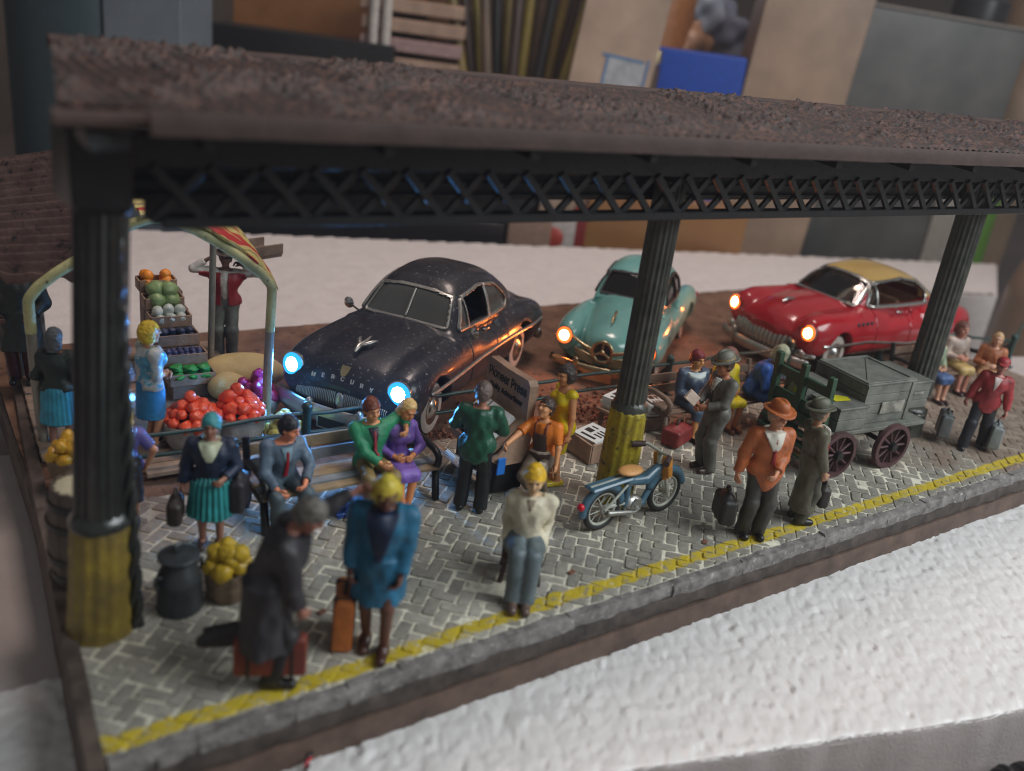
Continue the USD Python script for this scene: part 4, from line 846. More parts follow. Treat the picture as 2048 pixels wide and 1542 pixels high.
    MB().ball((hc + H @ np.array([.0935, 0, -.066]) * hs) * k, np.array([.006, .020, .005]) * k, 1, H).build(par, 'mouth', P((128, 58, 46), .5), smooth=True)
    fold = lambda p, a, s=1: a * (meshkit.noise(p * np.array([13, 13, 7]) + s * 5.1, s) - .5) * 2 if a else 0
    topf = None
    if top:
        ot = top.get('off', .02); hem = top.get('hem', -.10); sl = top.get('sleeve', .93); am = top.get('fold', .010); fl = top.get('flare', 0); long = top.get('long')
        def topf(p):
            q = (p - hip) @ T; d = torso(p, ot)
            if long:
                a, b, r0, r1 = hip, np.array(long[0], float), long[1], long[2]; qq = p - a; axd = nrm(b - a); h = qq @ axd; L = np.linalg.norm(b - a); R = np.clip(h / L, 0, 1) * (r1 - r0) + r0
                rad = qq - h[:, None] * axd; cone = (np.sqrt((rad[:, 0] * 1.15) ** 2 + rad[:, 1] ** 2 + rad[:, 2] ** 2) - R) * .93; cone = np.maximum(np.maximum(cone, h - L), -h - .06); d = smin(d, cone, .10)
            else:
                if fl: d = smin(d, cap(p, hip + up * -.03, hip - up * .14, .13 + fl * .4, .13 + fl), .08)
                d = np.maximum(d, hem - q[:, 2])
            for i in (0, 1): d = smin(d, arm(p, i, ot * .8, sl), .03)
            d = np.maximum(d, np.where(np.abs(q[:, 1]) < .11, q[:, 2] - top.get('neck', .50), -9))
            return d + fold(p, am, top.get('seed', 1))
        tp = emit(top.get('name', 'jacket'), topf, P(top['c'], top.get('rough', gloss), **{**dict(var=.3, vs=2.2, bump=.5, bs=9, fleck=tuple(np.clip(np.array(lin(top['c'])) * 1.9 + .02, 0, .8)), frange=(.64, .76), fs=3.4), **top.get('mat', {})}))
    if legs:
        ol = legs.get('off', .018)
        def legf(p):
            d = smin(torso(p, ol * .6), smin(leg(p, 0, ol), leg(p, 1, ol), .025), .06); q = (p - hip) @ T; d = np.maximum(d, q[:, 2] - .12)
            for i in (0, 1):
                a = nrm(an[i] - kn[i]); h = (p - kn[i]) @ a; L = np.linalg.norm(an[i] - kn[i])
                wide = cap(p, kn[i], an[i] + a * .02, .066 + ol, .060 + ol); wide = np.maximum(wide, h - L - .03 + legs.get('crop', 0)); d = smin(d, wide, .02)
                d = np.maximum(d, np.where(h > L * .3, h - L - .03 + legs.get('crop', 0), -9))
            return d + fold(p, .008, 7)
        emit('trousers', legf, P(legs['c'], legs.get('rough', gloss), var=.32, vs=2.0, bump=.45, bs=9))
    if skirt:
        def skf(p):
            if 'cone' in skirt:
                b, r0, r1 = skirt['cone']; a = hip + up * .12; b = np.array(b, float); ax = nrm(b - a); L = np.linalg.norm(b - a); qq = p - a; h = qq @ ax; R = np.interp(h, [0, .13, L], [.115 * w, r0, r1]); rad = qq - h[:, None] * ax
                ang = np.arctan2(rad[:, 1], rad[:, 0]); R = R * (1 + skirt.get('pleat', 0) * np.cos(ang * 22)); d = (np.linalg.norm(rad * np.array([1.1, 1, 1]), axis=1) - R) * .9; d = np.maximum(np.maximum(d, h - L), -h)
            else:
                d = smin(torso(p, .012), smin(leg(p, 0, .022), leg(p, 1, .022), .16), .08); d = np.maximum(d, (p - hip) @ T[:, 2] - .14)
                kk = (kn[0] + kn[1]) / 2; a = nrm((an[0] + an[1]) / 2 - kk); d = np.maximum(d, (p - kk) @ a - skirt.get('drop', .1))
            return d + fold(p, .006, 5)
        emit('skirt', skf, P(skirt['c'], gloss, var=.26, vs=2.2, bump=.4, bs=9))
    if shoes:
        for i in (0, 1):
            c = an[i]; emit('shoe', lambda p: np.maximum(foot(p, i, .012), p[:, 2] - (c[2] + .03 if skirt is None else c[2] - .005) if abs(feet[i][2] - .08) < .03 else -9), P(shoes, .35), lo=np.minimum(heel[i], toe[i]) - .09, hi=np.maximum(heel[i], toe[i]) + .11)
    q3 = lambda p: (p - hc) @ H / hs
    hb = (hc - .26, hc + .28)
    if hair:
        col, style = hair
        def hf(p):
            q = q3(p); d = ell(q, (-.014, 0, .032), (.108, .089, .104)); cutp = .46 * q[:, 0] - .89 * q[:, 2] - (.012 if style != 'bald' else -.03)
            d = np.maximum(d, -(-cutp) if False else cutp - .0)
            d2 = np.maximum(ell(q, (-.02, 0, .01), (.104, .090, .115)), q[:, 0] + .01); d = smin(d, np.maximum(d2, -.07 - q[:, 2]), .02)
            if style == 'long':
                d = smin(d, ell(q, (-.055, 0, -.06), (.065, .095, .12)), .03); d = np.maximum(d, q[:, 0] - .055 - .5 * (q[:, 2] - .05))
            if style == 'bob':
                d = smin(d, ell(q, (-.035, 0, -.02), (.095, .112, .11)), .03); d = np.maximum(d, np.where(q[:, 2] < .05, q[:, 0] - .03, -9))
            if style == 'bun': d = smin(d, ell(q, (-.06, 0, .11), (.05, .05, .045)), .03)
            return d + .009 * (meshkit.noise(q * 34, 3) * 2 - 1)
        emit('hair', hf, P(col, .45, var=.25, vs=5, bump=.5, bs=12), lo=hb[0], hi=hb[1])
    if hat:
        hcol, kind = hat[0], hat[1]
        def hatf(p):
            q = q3(p)
            if kind == 'fedora':
                t = q[:, 2] - .075 + .10 * q[:, 0] * 0; c = ell(q, (-.012, 0, .10), (.118, .098, .105)); c = np.maximum(c, .06 - q[:, 2]); c = smax(c, -ell(q, (-.012, 0, .215), (.10, .024, .040)), .03)
                br = np.maximum(np.abs(q[:, 2] - .068 - .22 * np.abs(q[:, 1]) ** 1.5 * 0 - .6 * q[:, 1] ** 2 + .5 * q[:, 0] ** 2 * (q[:, 0] > 0)) - .009, np.sqrt((q[:, 0] + .01) ** 2 * .82 + q[:, 1] ** 2) - .165); return smin(c, br * .8, .02)
            if kind == 'cap':
                c = np.maximum(ell(q, (-.012, 0, .06), (.115, .102, .085)), .045 - q[:, 2]); return smin(c, np.maximum(np.abs(q[:, 2] - .052 + .3 * np.maximum(q[:, 0] - .08, 0)) - .009, np.sqrt(((q[:, 0] - .085) * 1.1) ** 2 + q[:, 1] ** 2) - .078), .01)
            if kind == 'flat': return np.maximum(ell(q, (.0, 0, .085), (.135, .125, .045)), .05 - q[:, 2])
            if kind == 'scarf': return np.maximum(smin(ell(q, (-.015, 0, .03), (.112, .094, .11)), ell(q, (-.05, 0, -.02), (.08, .085, .10)), .03), np.maximum(.55 * q[:, 0] - .8 * q[:, 2] - .025, q[:, 0] - .09)) + .006 * (meshkit.noise(q * 22, 5) * 2 - 1)
            if kind == 'sack': return smin(ell(q, (-.015, 0, .05), (.12, .11, .13)), ell(q, (-.03, 0, -.03), (.10, .10, .09)), .04) + .012 * (meshkit.noise(q * 16, 5) * 2 - 1)
        hp = emit('hat', hatf, P(hcol, .5, var=.15, vs=3, bump=.4), lo=hb[0], hi=hb[1])
        if len(hat) > 2: emit('hat_band', lambda p: np.maximum(ell(q3(p), (-.012, 0, .10), (.123, .103, .110)), np.abs(q3(p)[:, 2] - .090) - .014), P(hat[2], .5), parent=hp, lo=hb[0], hi=hb[1])
    # pieces of clothing that lie on the jacket: outlines in the torso's own front plane (left, up), proud of the cloth
    for nm, col, shape, *ex in decals:
        th = ex[0] if ex else .012; base = topf if topf is not None else (lambda p: torso(p, .01))
        def df(p):
            q = (p - hip) @ T; d = np.maximum(np.maximum(base(p) - th, -(base(p) + .03)), shape(q)); return d
        emit(nm, df, P(col, .5, var=.15, vs=3, bump=.2), parent=par, lo=hip - .35, hi=np.maximum(hip, n0) + .25, r=min(res, .0145))
    for nm, col, a, b, ra, rb in extra: emit(nm, lambda p: cap(p, a, b, ra, rb), P(col, .5), lo=np.minimum(a, b) - .2, hi=np.maximum(a, b) + .2)
    return par, dict(k=k, ha=ha, hc=hc, T=T, hip=hip, kn=kn, H=H)
mk('eye_dark', {'p': ('principled_bsdf', {'base_color': (0.02, 0.015, 0.012), 'roughness': 0.4})}, [])
front = lambda q, e: np.maximum(e, -q[:, 0] + .0)
tie = lambda q: front(q, np.maximum(np.abs(q[:, 1]) - .016 - .03 * np.clip(.42 - q[:, 2], 0, .3), np.abs(q[:, 2] - .29) - .17))
vee = lambda q: front(q, np.maximum(np.abs(q[:, 1]) - (q[:, 2] - .24) * .26, q[:, 2] - .49))
collar = lambda q: np.maximum(np.abs(np.hypot(q[:, 0], q[:, 1]) - .09) - .06, np.abs(q[:, 2] - .47) - .05)
neckerchief = lambda q: np.maximum(np.where(q[:, 0] > 0, np.abs(q[:, 1]) - .11 - (q[:, 2] - .46) * .5, np.hypot(q[:, 0], q[:, 1]) - .13), np.abs(q[:, 2] - (.41)) - .10)
bib = lambda q: front(q, np.maximum(np.abs(q[:, 1]) - .105, np.abs(q[:, 2] - .24) - .14))
def suitcase(label, pos, rz, size, c, handle=(40, 30, 24), name='suitcase', tilt=None, cat='suitcase', soft=False, group=None):
    t = thing(name, label, cat, pos, rz, tilt=tilt, group=group); x, y, z = size
    if soft:
        fn = lambda p: ell(p, (0, 0, z * .5), (x * .5, y * .55, z * .55)) * 0 + smin(rbox(p, (0, 0, z * .42), (x * .46, y * .42, z * .40), .12), ell(p, (0, 0, z * .62), (x * .34, y * .3, z * .36)), .1) + .015 * fbm3(p, 5.0)
        v, f, n = surf(fn, (-x, -y, -.1), (x, y, z * 1.3), .045); put(t, 'case', v, f, P(c, .5, var=.25, bump=.4), n)
    else:
        b = MB().box((0, 0, z / 2), (x, y, z), ch=.07).wob(.012, 4, 2).build(t, 'case', P(c, .5, var=.25, vs=2.5, bump=.4), smooth=50)
        for s in (1, -1): MB().box((s * x * .3, 0, z / 2), (.07, y + .03, z + .03), ch=.015).build(t, 'strap', P(handle, .5))
    a = np.linspace(0, math.pi, 9); MB().tube(np.stack([np.cos(a) * x * .16, a * 0, z * (1.0 if not soft else .92) + np.sin(a) * .16], 1), .04, n=6).build(t, 'handle', P(handle, .5), smooth=True)
    return t
# ---------------------------------------------------------------- the people
# nearest pair by the yellow line
person('hurrying person in a long dark coat bending forward with one arm flung out', (5.15, 13.62, 0), -22, 4.35, w=1.16, hip=(-.03, 0, .90), lean=20, head=(-8, 38, 0), hands=((.24, -.16, .68), (.62, .34, 1.52)), poles=((-.7, -.5, .1), (.2, .3, -1)),
       feet=((.02, -.07, .08), (-.46, .10, .36)), toes=(-6, 0), kpole=((1, 0, 0), (1, 0, -.6)), top=dict(c=(44, 42, 46), hem=-.3, off=.035, long=((-.05, 0, .38), .20, .25), fold=.016, name='coat'), legs=dict(c=(34, 32, 34)), hair=((92, 88, 82), 'short'), shoes=(40, 38, 36), skin=(150, 100, 84), decals=(('collar', (30, 28, 32), collar, .02),))
suitcase('dull red leather suitcase held low by the hurrying person in the dark coat', (5.1, 13.45, .36), -24, (1.35, .36, .85), (112, 48, 36))
person('person in a bright blue coat with curly yellow hair and bare brown legs', (7.45, 13.72, 0), 236, 4.15, lean=4, head=(10, 18, 0), hands=((.10, -.25, .78), (.17, .18, .72)), feet=((-.02, -.08, .08), (.10, .09, .08)), top=dict(c=(28, 96, 128), hem=-.3, off=.04, long=((-.03, 0, .54), .21, .245), fold=.016, name='coat'), w=1.16,
       hair=((196, 176, 60), 'bob'), skin=(98, 62, 50), shoes=(70, 44, 36), decals=(('scarf', (18, 34, 62), lambda q: front(q, np.maximum(np.abs(q[:, 1]) - .03 - (q[:, 2] - .10) * .26, np.abs(q[:, 2] - .30) - .21)), .02),))  # skin colour darkened for a face turned away from the light
suitcase('orange brown suitcase standing on the bricks behind the blue coat', (6.95, 14.2, .02), 62, (1.05, .42, 1.22), (176, 100, 48))
# sitting in front on a small stool
person('person in a cream shirt sitting upright with grey trousers and yellow hair', (11.7, 14.5, 0), 234, 4.3, hip=(-.06, 0, .40), lean=-5, feet=((.44, -.062, .08), (.44, .062, .08)), hands=((-.04, -.17, .38), (-.04, .17, .38)), poles=((-1, -.1, 0), (-1, .1, 0)), top=dict(c=(206, 197, 172), name='shirt', hem=-.07, fold=.014), legs=dict(c=(92, 104, 108)), hair=((226, 180, 40), 'short'), skin=(206, 168, 128), shoes=(92, 74, 66), kpole=((.5, 0, 1), (.5, 0, 1)), head=(0, 8, 0),
       decals=(('shirt_opening', (150, 138, 116), lambda q: front(q, np.maximum(np.abs(q[:, 1]) - .010 - (q[:, 2] - .40) * .4, np.abs(q[:, 2] - .44) - .05))),))
t = thing('stool', 'low dark brown stool under the person in the cream shirt', 'stool', (11.78, 14.65, 0), 54)
MB().box((0, 0, .60), (.8, 1.0, .12)).build(t, 'seat', P((84, 60, 50), .6))
for sx in (1, -1):
    for sy in (1, -1): MB().tube([(sx * .3, sy * .38, .58), (sx * .38, sy * .46, 0)], .06, n=6).build(t, 'leg', P((60, 44, 38), .6))
# right hand couple with hats
person('person in an orange tweed jacket and brown hat with a bag', (18.95, 13.72, 0), 240, 3.95, w=1.1, side=3, top=dict(c=(172, 92, 46), hem=-.26, off=.035, flare=.04, name='jacket', fold=.012), legs=dict(c=(56, 54, 48), off=.03), hat=((164, 88, 42), 'fedora'), hair=((150, 130, 110), 'short'), hands=((.05, -.37, .70), (.24, .04, .98)), decals=(('scarf', (202, 196, 182), neckerchief, .02), ('tie', (136, 30, 30), tie, .02)), head=(22, 4, 0), shoes=(30, 28, 26), skin=(196, 136, 104))
suitcase('black doctor style bag held by the person in the orange jacket', (18.2, 14.15, .40), 60, (.98, .55, .95), (34, 32, 30), name='bag', cat='bag', soft=True)
person('person in a long grey green overcoat and hat leaning back', (20.95, 13.7, 0), -28, 3.72, lean=-8, side=-3, hip=(.02, 0, .93), top=dict(c=(88, 84, 68), off=.03, long=((.02, 0, .20), .16, .20), fold=.014, name='overcoat', mat=dict(fleck=(.30, .30, .24))), hat=((92, 92, 76), 'fedora', (50, 46, 40)), hair=((96, 90, 76), 'short'), hands=((.10, -.26, .78), (.22, .22, .82)), head=(8, -6, 0), shoes=(36, 34, 32), legs=dict(c=(70, 68, 58)), skin=(170, 128, 100), decals=(('shirt_front', (190, 186, 176), vee, .02), ('tie', (150, 34, 34), tie, .026)))
suitcase('dark handbag hanging from the hand of the grey green overcoat', (21.75, 13.65, .38), 62, (.7, .4, .8), (44, 40, 36), name='bag', cat='bag', soft=True)
# porter at the far right
person('porter in a dark red jacket and red cap walking with two cases', (32.0, 14.75, 0), 212, 3.55, side=-6, top=dict(c=(146, 40, 44), hem=-.18, off=.035, flare=.03, name='jacket'), legs=dict(c=(34, 36, 44), off=.032), hat=((150, 40, 44), 'cap'), hair=((80, 50, 44), 'short'), hands=((.02, -.36, .74), (.08, .36, .72)), feet=((.16, -.16, .08), (-.18, .16, .08)), shoes=(32, 34, 40), skin=(170, 112, 100), decals=(('shirt_front', (186, 170, 164), vee),), w=1.06, hs=1.1)
suitcase('grey suitcase in the right hand of the red jacketed porter', (31.4, 15.65, .25), 36, (1.1, .4, .85), (104, 108, 108), (70, 72, 72)); suitcase('pale grey suitcase in the left hand of the red jacketed porter', (32.55, 14.35, .2), 36, (1.0, .4, .85), (132, 138, 138), (90, 92, 92))
# around the news stand
person('person in a grey suit and brimmed hat reading a folded paper', (20.62, 17.15, 0), 168, 3.9, top=dict(c=(96, 93, 86), hem=-.22, off=.028, flare=.02, name='jacket'), legs=dict(c=(90, 88, 82), off=.03), hat=((116, 114, 102), 'fedora', (156, 120, 60)), hair=((84, 62, 50), 'short'), hands=((.33, -.05, 1.02), (.30, .10, 1.04)), poles=((-.3, -.5, -.7), (-.3, .5, -.7)), head=(-6, 14, 0), shoes=(70, 54, 48), skin=(172, 112, 82), decals=(('shirt_front', (208, 204, 196), vee), ('tie', (44, 40, 40), tie)))
t = thing('folded_paper', 'folded pale paper in the hand of the grey suited reader', 'paper', (19.75, 17.35, 2.42), 168)
MB().box((.15, 0, .12), (.50, .05, .34), R=rotm(0, -38, 0), ch=.01).box((.15, .04, .12), (.48, .03, .32), R=rotm(4, -38, 0), ch=.008).build(t, 'sheet', P((206, 184, 168), .6))
person('person with their back turned in a dark green jacket and black trousers', (12.25, 17.8, 0), 50, 3.75, top=dict(c=(32, 82, 62), hem=-.22, off=.035, flare=.03, fold=.02, name='jacket', rough=.35, mat=dict(fleck=(.28, .34, .28), frange=(.68, .80), fs=4.5)), legs=dict(c=(26, 28, 30), off=.028, rough=.35), hair=((108, 92, 86), 'short'), hands=((.26, -.14, 1.06), (.26, .14, 1.06)), poles=((-.3, -.9, -.5), (-.3, .9, -.5)), shoes=(22, 22, 22), w=1.12, feet=((0, -.13, .08), (0, .13, .08)), skin=(176, 120, 96))
person('news seller in an orange shirt and brown apron stretching out one arm', (14.5, 17.85, 0), 212, 3.45, hip=(-.05, 0, .66), lean=6, side=3, top=dict(c=(222, 120, 30), hem=-.06, off=.03, sleeve=.42, fold=.012, name='shirt'), legs=dict(c=(120, 106, 90), off=.025), hair=((66, 48, 40), 'short'), hands=((.46, -.36, .88), (.16, .30, .55)), poles=((-.2, -.5, -.8), (-.5, .6, -.2)), head=(-26, -18, 10), skin=(216, 152, 104), shoes=(60, 48, 42), w=1.08, hs=1.2,
       decals=(('apron_bib', (74, 52, 46), bib, .014), ('apron', (74, 52, 46), lambda q: front(q, np.maximum(np.abs(q[:, 1]) - .15, np.abs(q[:, 2] + .12) - .17)), .03), ('apron_band', (196, 184, 170), lambda q: front(q, np.maximum(np.abs(q[:, 1]) - .15, np.abs(q[:, 2] - .075) - .022)), .022), ('strap', (120, 60, 34), lambda q: front(q, np.maximum(np.abs(np.abs(q[:, 1]) - .085) - .016, np.abs(q[:, 2] - .42) - .09)), .014)))
t = thing('rolled_paper', 'white rolled newspaper hanging by the apron of the news seller', 'paper', (14.3, 17.5, .85), 0)
MB().tube([(0, 0, .35), (.02, 0, 0), (.0, 0, -.45)], [.10, .11, .11], n=10).build(t, 'roll', P((200, 192, 176), .6), smooth=40)
person('person in a tight yellow dress with dark wavy hair seen from the side', (15.3, 18.15, 0), 172, 3.8, w=.86, bust=1, hipw=1.22, top=dict(c=(222, 194, 16), hem=-.12, off=.014, sleeve=.02, fold=0, name='dress_top', rough=.4, neck=.44), skirt=dict(c=(222, 194, 16), cone=((0, 0, .50), .165, .125), pleat=0), hair=((70, 60, 56), 'bob'), hands=((-.12, -.20, .98), (.02, .24, .80)), poles=((-.8, -.9, 0), (-.6, .4, -.3)), head=(4, 12, 0), skin=(208, 146, 100), shoes=(200, 176, 40), feet=((.02, -.05, .08), (-.04, .05, .08)), kpole=((1, 0, 0), (1, 0, 0)))
# the green capped lady near the first column and the children behind
person('person in a navy jacket with teal cap and pleated teal skirt', (5.55, 18.7, 0), 246, 3.4, w=1.16, top=dict(c=(24, 38, 62), hem=-.12, off=.035, flare=.03, name='jacket', fold=.014), skirt=dict(c=(40, 130, 132), cone=((0, 0, .46), .23, .28), pleat=.05), hat=((58, 140, 146), 'scarf'), hands=((.05, -.34, .76), (.20, .16, 1.02)), skin=(150, 104, 84), shoes=(60, 44, 40), decals=(('scarf', (190, 196, 168), neckerchief, .03),), hs=1.2)  # skin toned darker to carry the shade on the face
suitcase('dark brown handbag at the side of the person with the teal cap', (4.75, 18.75, .78), 66, (.75, .4, .75), (48, 38, 34), name='bag', cat='bag', soft=True); suitcase('large dark shoulder bag held by the person with the teal cap', (6.15, 18.55, .95), 60, (.85, .45, 1.05), (38, 34, 40), name='bag', cat='bag', soft=True)
person('child in a violet dress with long yellow hair and dark shorts', (4.0, 20.2, 0), 74, 3.2, w=.9, top=dict(c=(98, 92, 160), hem=-.14, off=.025, flare=.02, sleeve=.40, name='dress_top'), legs=dict(c=(44, 42, 50), off=.03, crop=.30), hair=((214, 176, 50), 'long'), hands=((.0, -.26, .92), (.02, .30, .92)), poles=((-.3, -1, 0), (-.3, 1, 0)), skin=(214, 150, 110), shoes=(70, 66, 90), hs=1.25, decals=(('belt', (26, 24, 32), lambda q: np.abs(q[:, 2] - .10) - .022),))
person('person in a blue and white blouse with yellow hair at the produce boxes', (5.4, 23.7, .3), 8, 3.6, w=1.05, bust=1, top=dict(c=(186, 190, 190), hem=-.06, off=.035, sleeve=.55, name='blouse', fold=.02, rough=.3, mat=dict(fleck=(.08, .32, .48), frange=(.5, .54), fs=.9)), skirt=dict(c=(40, 120, 170), cone=((0, 0, .45), .19, .21)), hair=((212, 180, 50), 'bob'), hands=((.20, -.02, 1.0), (.20, .04, 1.02)), skin=(206, 150, 116), shoes=(90, 70, 60), hs=1.2)
person('person seen from behind in a dark green top and light blue skirt', (3.25, 24.6, .1), 64, 3.5, w=1.0, top=dict(c=(34, 44, 40), hem=-.02, off=.04, name='shawl'), skirt=dict(c=(46, 138, 164), cone=((0, 0, .44), .20, .24), pleat=.02), hair=((92, 96, 100), 'long'), hands=((.18, -.12, 1.0), (.18, .12, 1.0)), skin=(140, 100, 84), shoes=(60, 50, 44), res=.02)
person('hooded person in dark clothes standing at the left edge behind the stall', (2.95, 29.2, .3), 250, 4.1, w=1.15, top=dict(c=(40, 46, 40), off=.06, long=((0, 0, .5), .24, .30), fold=.02, name='cloak'), hat=((46, 54, 46), 'sack'), hands=((.15, -.2, .95), (.15, .2, .95)), skin=(110, 82, 70), legs=dict(c=(60, 26, 28)), res=.02)
person('person in a red waistcoat and wide dark hat behind the stall with raised arm', (9.5, 30.3, .0), 246, 4.0, w=1.08, lean=2, top=dict(c=(196, 190, 182), hem=-.02, off=.022, name='shirt', fold=.014), legs=dict(c=(104, 106, 98), off=.03), hat=((70, 58, 52), 'fedora'), hair=((70, 56, 48), 'short'), hands=((.04, -.27, 1.56), (.05, .24, 1.52)), poles=((.1, -1, -.6), (.1, 1, -.8)), skin=(120, 90, 78), res=.02, decals=(('waistcoat', (140, 34, 40), lambda q: np.maximum(.055 - np.abs(q[:, 1]), np.abs(q[:, 2] - .22) - .25), .02),))
t = thing('carried_tray', 'brown wooden tray carried on the shoulder of the waistcoated person', 'tray', (10.4, 29.9, 3.9), 20)
MB().box((0, 0, 0), (1.5, 1.0, .18)).build(t, 'floor', 'crate_wood'); 
for s in (1, -1): MB().box((0, s * .5, .2), (1.5, .08, .35)).build(t, 'side', 'crate_wood')
# on the long bench
person('person in a blue grey suit and red tie sitting on the bench', (7.45, 19.35, 0), 268, 3.85, hip=(0, 0, .53), lean=12, feet=((.36, -.12, .08), (.36, .12, .08)), hands=((.38, -.15, .56), (.36, .17, .60)), poles=((-.6, -.5, .1), (-.6, .5, .1)), top=dict(c=(86, 104, 122), hem=-.08, off=.03, name='jacket'), legs=dict(c=(72, 88, 96)), hair=((26, 26, 36), 'short'), head=(38, 14, 0), skin=(226, 142, 106), shoes=(40, 36, 36), decals=(('shirt_front', (120, 150, 164), vee, .012), ('tie', (150, 26, 40), tie, .022)), kpole=((.5, -.2, 1), (.5, .2, 1)))
person('person in a green jacket with dark red tie sitting beside the purple dress', (9.95, 19.35, 0), 262, 3.9, hip=(0, 0, .53), lean=2, side=4, feet=((.38, -.09, .08), (.38, .10, .08)), hands=((.34, .02, .64), (.14, .36, .98)), poles=((-.4, -.8, 0), (-.5, .5, .3)), top=dict(c=(44, 138, 96), hem=-.08, off=.03, name='jacket'), legs=dict(c=(126, 108, 66)), hair=((112, 58, 38), 'short'), head=(6, 6, 6), skin=(218, 154, 108), shoes=(60, 44, 38), decals=(('shirt_front', (32, 30, 44), vee, .012), ('tie', (150, 52, 66), tie, .022)), kpole=((.5, -.2, 1), (.5, .2, 1)), w=1.05)
person('person in a purple dress and red shoes leaning on the green jacket', (10.62, 19.3, 0), 266, 3.75, hip=(0, 0, .53), side=-7, w=.9, bust=1, hipw=1.1, feet=((.42, -.045, .08), (.42, .045, .08)), hands=((.22, -.08, .66), (.24, .14, .66)), poles=((-.5, -.6, 0), (-.5, .6, 0)), top=dict(c=(116, 88, 168), hem=-.12, off=.018, name='dress_top', rough=.4), skirt=dict(c=(116, 88, 168), drop=.06), hair=((214, 182, 120), 'long'), head=(4, 16, -14), skin=(214, 142, 92), shoes=(176, 22, 40), kpole=((.5, -.1, 1), (.5, .1, 1)))
# on the second bench, behind the middle column
person('person in a slate blue dress with wide white collar and maroon hat', (22.1, 19.75, 0), 258, 3.8, hip=(0, 0, .53), w=1.12, bust=1, feet=((.42, -.07, .08), (.42, .07, .08)), hands=((.25, -.10, .62), (.25, .10, .62)), top=dict(c=(64, 78, 98), hem=-.12, off=.035, name='dress_top', rough=.4), skirt=dict(c=(70, 88, 108), drop=.14), hat=((112, 34, 40), 'scarf'), hair=((120, 60, 40), 'short'), skin=(214, 152, 96), shoes=(30, 26, 28), decals=(('collar', (196, 208, 206), lambda q: np.maximum(np.hypot(q[:, 0], q[:, 1]) - .19, np.abs(q[:, 2] - .45) - .045), .02),), kpole=((.5, -.1, 1), (.5, .1, 1)), head=(6, 4, 0))
person('person in bright yellow with a brown cap on the bench between two others', (23.9, 19.9, 0), 262, 3.6, hip=(0, 0, .53), feet=((.42, -.07, .08), (.42, .07, .08)), hands=((.25, -.10, .62), (.25, .10, .66)), top=dict(c=(204, 184, 22), hem=-.10, off=.03, name='jacket'), skirt=dict(c=(204, 184, 22), drop=.04), hat=((112, 76, 66), 'cap'), hair=((80, 50, 40), 'short'), skin=(190, 122, 84), shoes=(110, 70, 56), kpole=((.5, -.1, 1), (.5, .1, 1)), res=.02)
person('bowed person in bright blue overalls with a pale woollen cap', (25.05, 19.5, 0), 292, 3.85, hip=(0, 0, .62), lean=26, w=1.15, feet=((.34, -.10, .08), (.34, .10, .08)), hands=((.42, -.06, .84), (.42, .10, .84)), top=dict(c=(40, 78, 146), hem=-.14, off=.04, name='jacket', fold=.018), legs=dict(c=(44, 80, 144), off=.03), hat=((158, 160, 132), 'sack'), skin=(160, 120, 100), shoes=(90, 60, 56), kpole=((.5, -.1, 1), (.5, .1, 1)), head=(0, 20, 0), res=.02)
t = thing('forked_board', 'flat grey two pronged board in front of the bowed blue figure', 'board', (25.25, 18.35, 2.1), -28, tilt=(0, 34, 0))
for s in (1, -1): MB().box((.5, s * .15, 0), (1.25, .12, .10)).build(t, 'prong', P((112, 120, 126), .5))
MB().box((-.15, 0, 0), (.25, .42, .10)).build(t, 'crosspiece', P((112, 120, 126), .5))
# on the third bench at the far right
person('person in a pale green blouse and blue skirt on the far bench', (35.3, 18.9, 0), 256, 3.6, hip=(0, 0, .53), feet=((.44, -.07, .08), (.44, .07, .08)), hands=((.25, -.10, .66), (.25, .10, .66)), top=dict(c=(132, 148, 124), hem=-.10, off=.03, name='blouse', mat=dict(fleck=(.5, .45, .3), frange=(.5, .6), fs=1.6)), skirt=dict(c=(60, 84, 126), drop=.10), hair=((72, 58, 36), 'bob'), skin=(200, 150, 124), shoes=(60, 40, 40), kpole=((.5, -.1, 1), (.5, .1, 1)), res=.022)
person('person with reddish brown hair and pale shirt on the far bench', (37.4, 19.2, 0), 250, 3.75, hip=(0, 0, .53), feet=((.44, -.07, .08), (.44, .07, .08)), hands=((.25, -.10, .7), (.25, .10, .7)), top=dict(c=(176, 158, 146), hem=-.10, off=.03, name='shirt'), skirt=dict(c=(176, 150, 96), drop=.08), hair=((104, 62, 52), 'bob'), skin=(196, 136, 116), shoes=(60, 40, 40), kpole=((.5, -.1, 1), (.5, .1, 1)), res=.022, hs=1.25)
person('person in a rust brown coat with sandy hair on the far bench', (38.35, 18.1, 0), 210, 3.6, hip=(0, 0, .53), feet=((.40, -.07, .08), (.40, .07, .08)), hands=((.30, -.10, .7), (.30, .10, .7)), lean=10, top=dict(c=(162, 96, 60), hem=-.14, off=.035, name='coat'), skirt=dict(c=(190, 150, 110), drop=.08), hair=((196, 160, 116), 'long'), skin=(200, 150, 124), shoes=(60, 40, 40), kpole=((.5, -.1, 1), (.5, .1, 1)), res=.022)
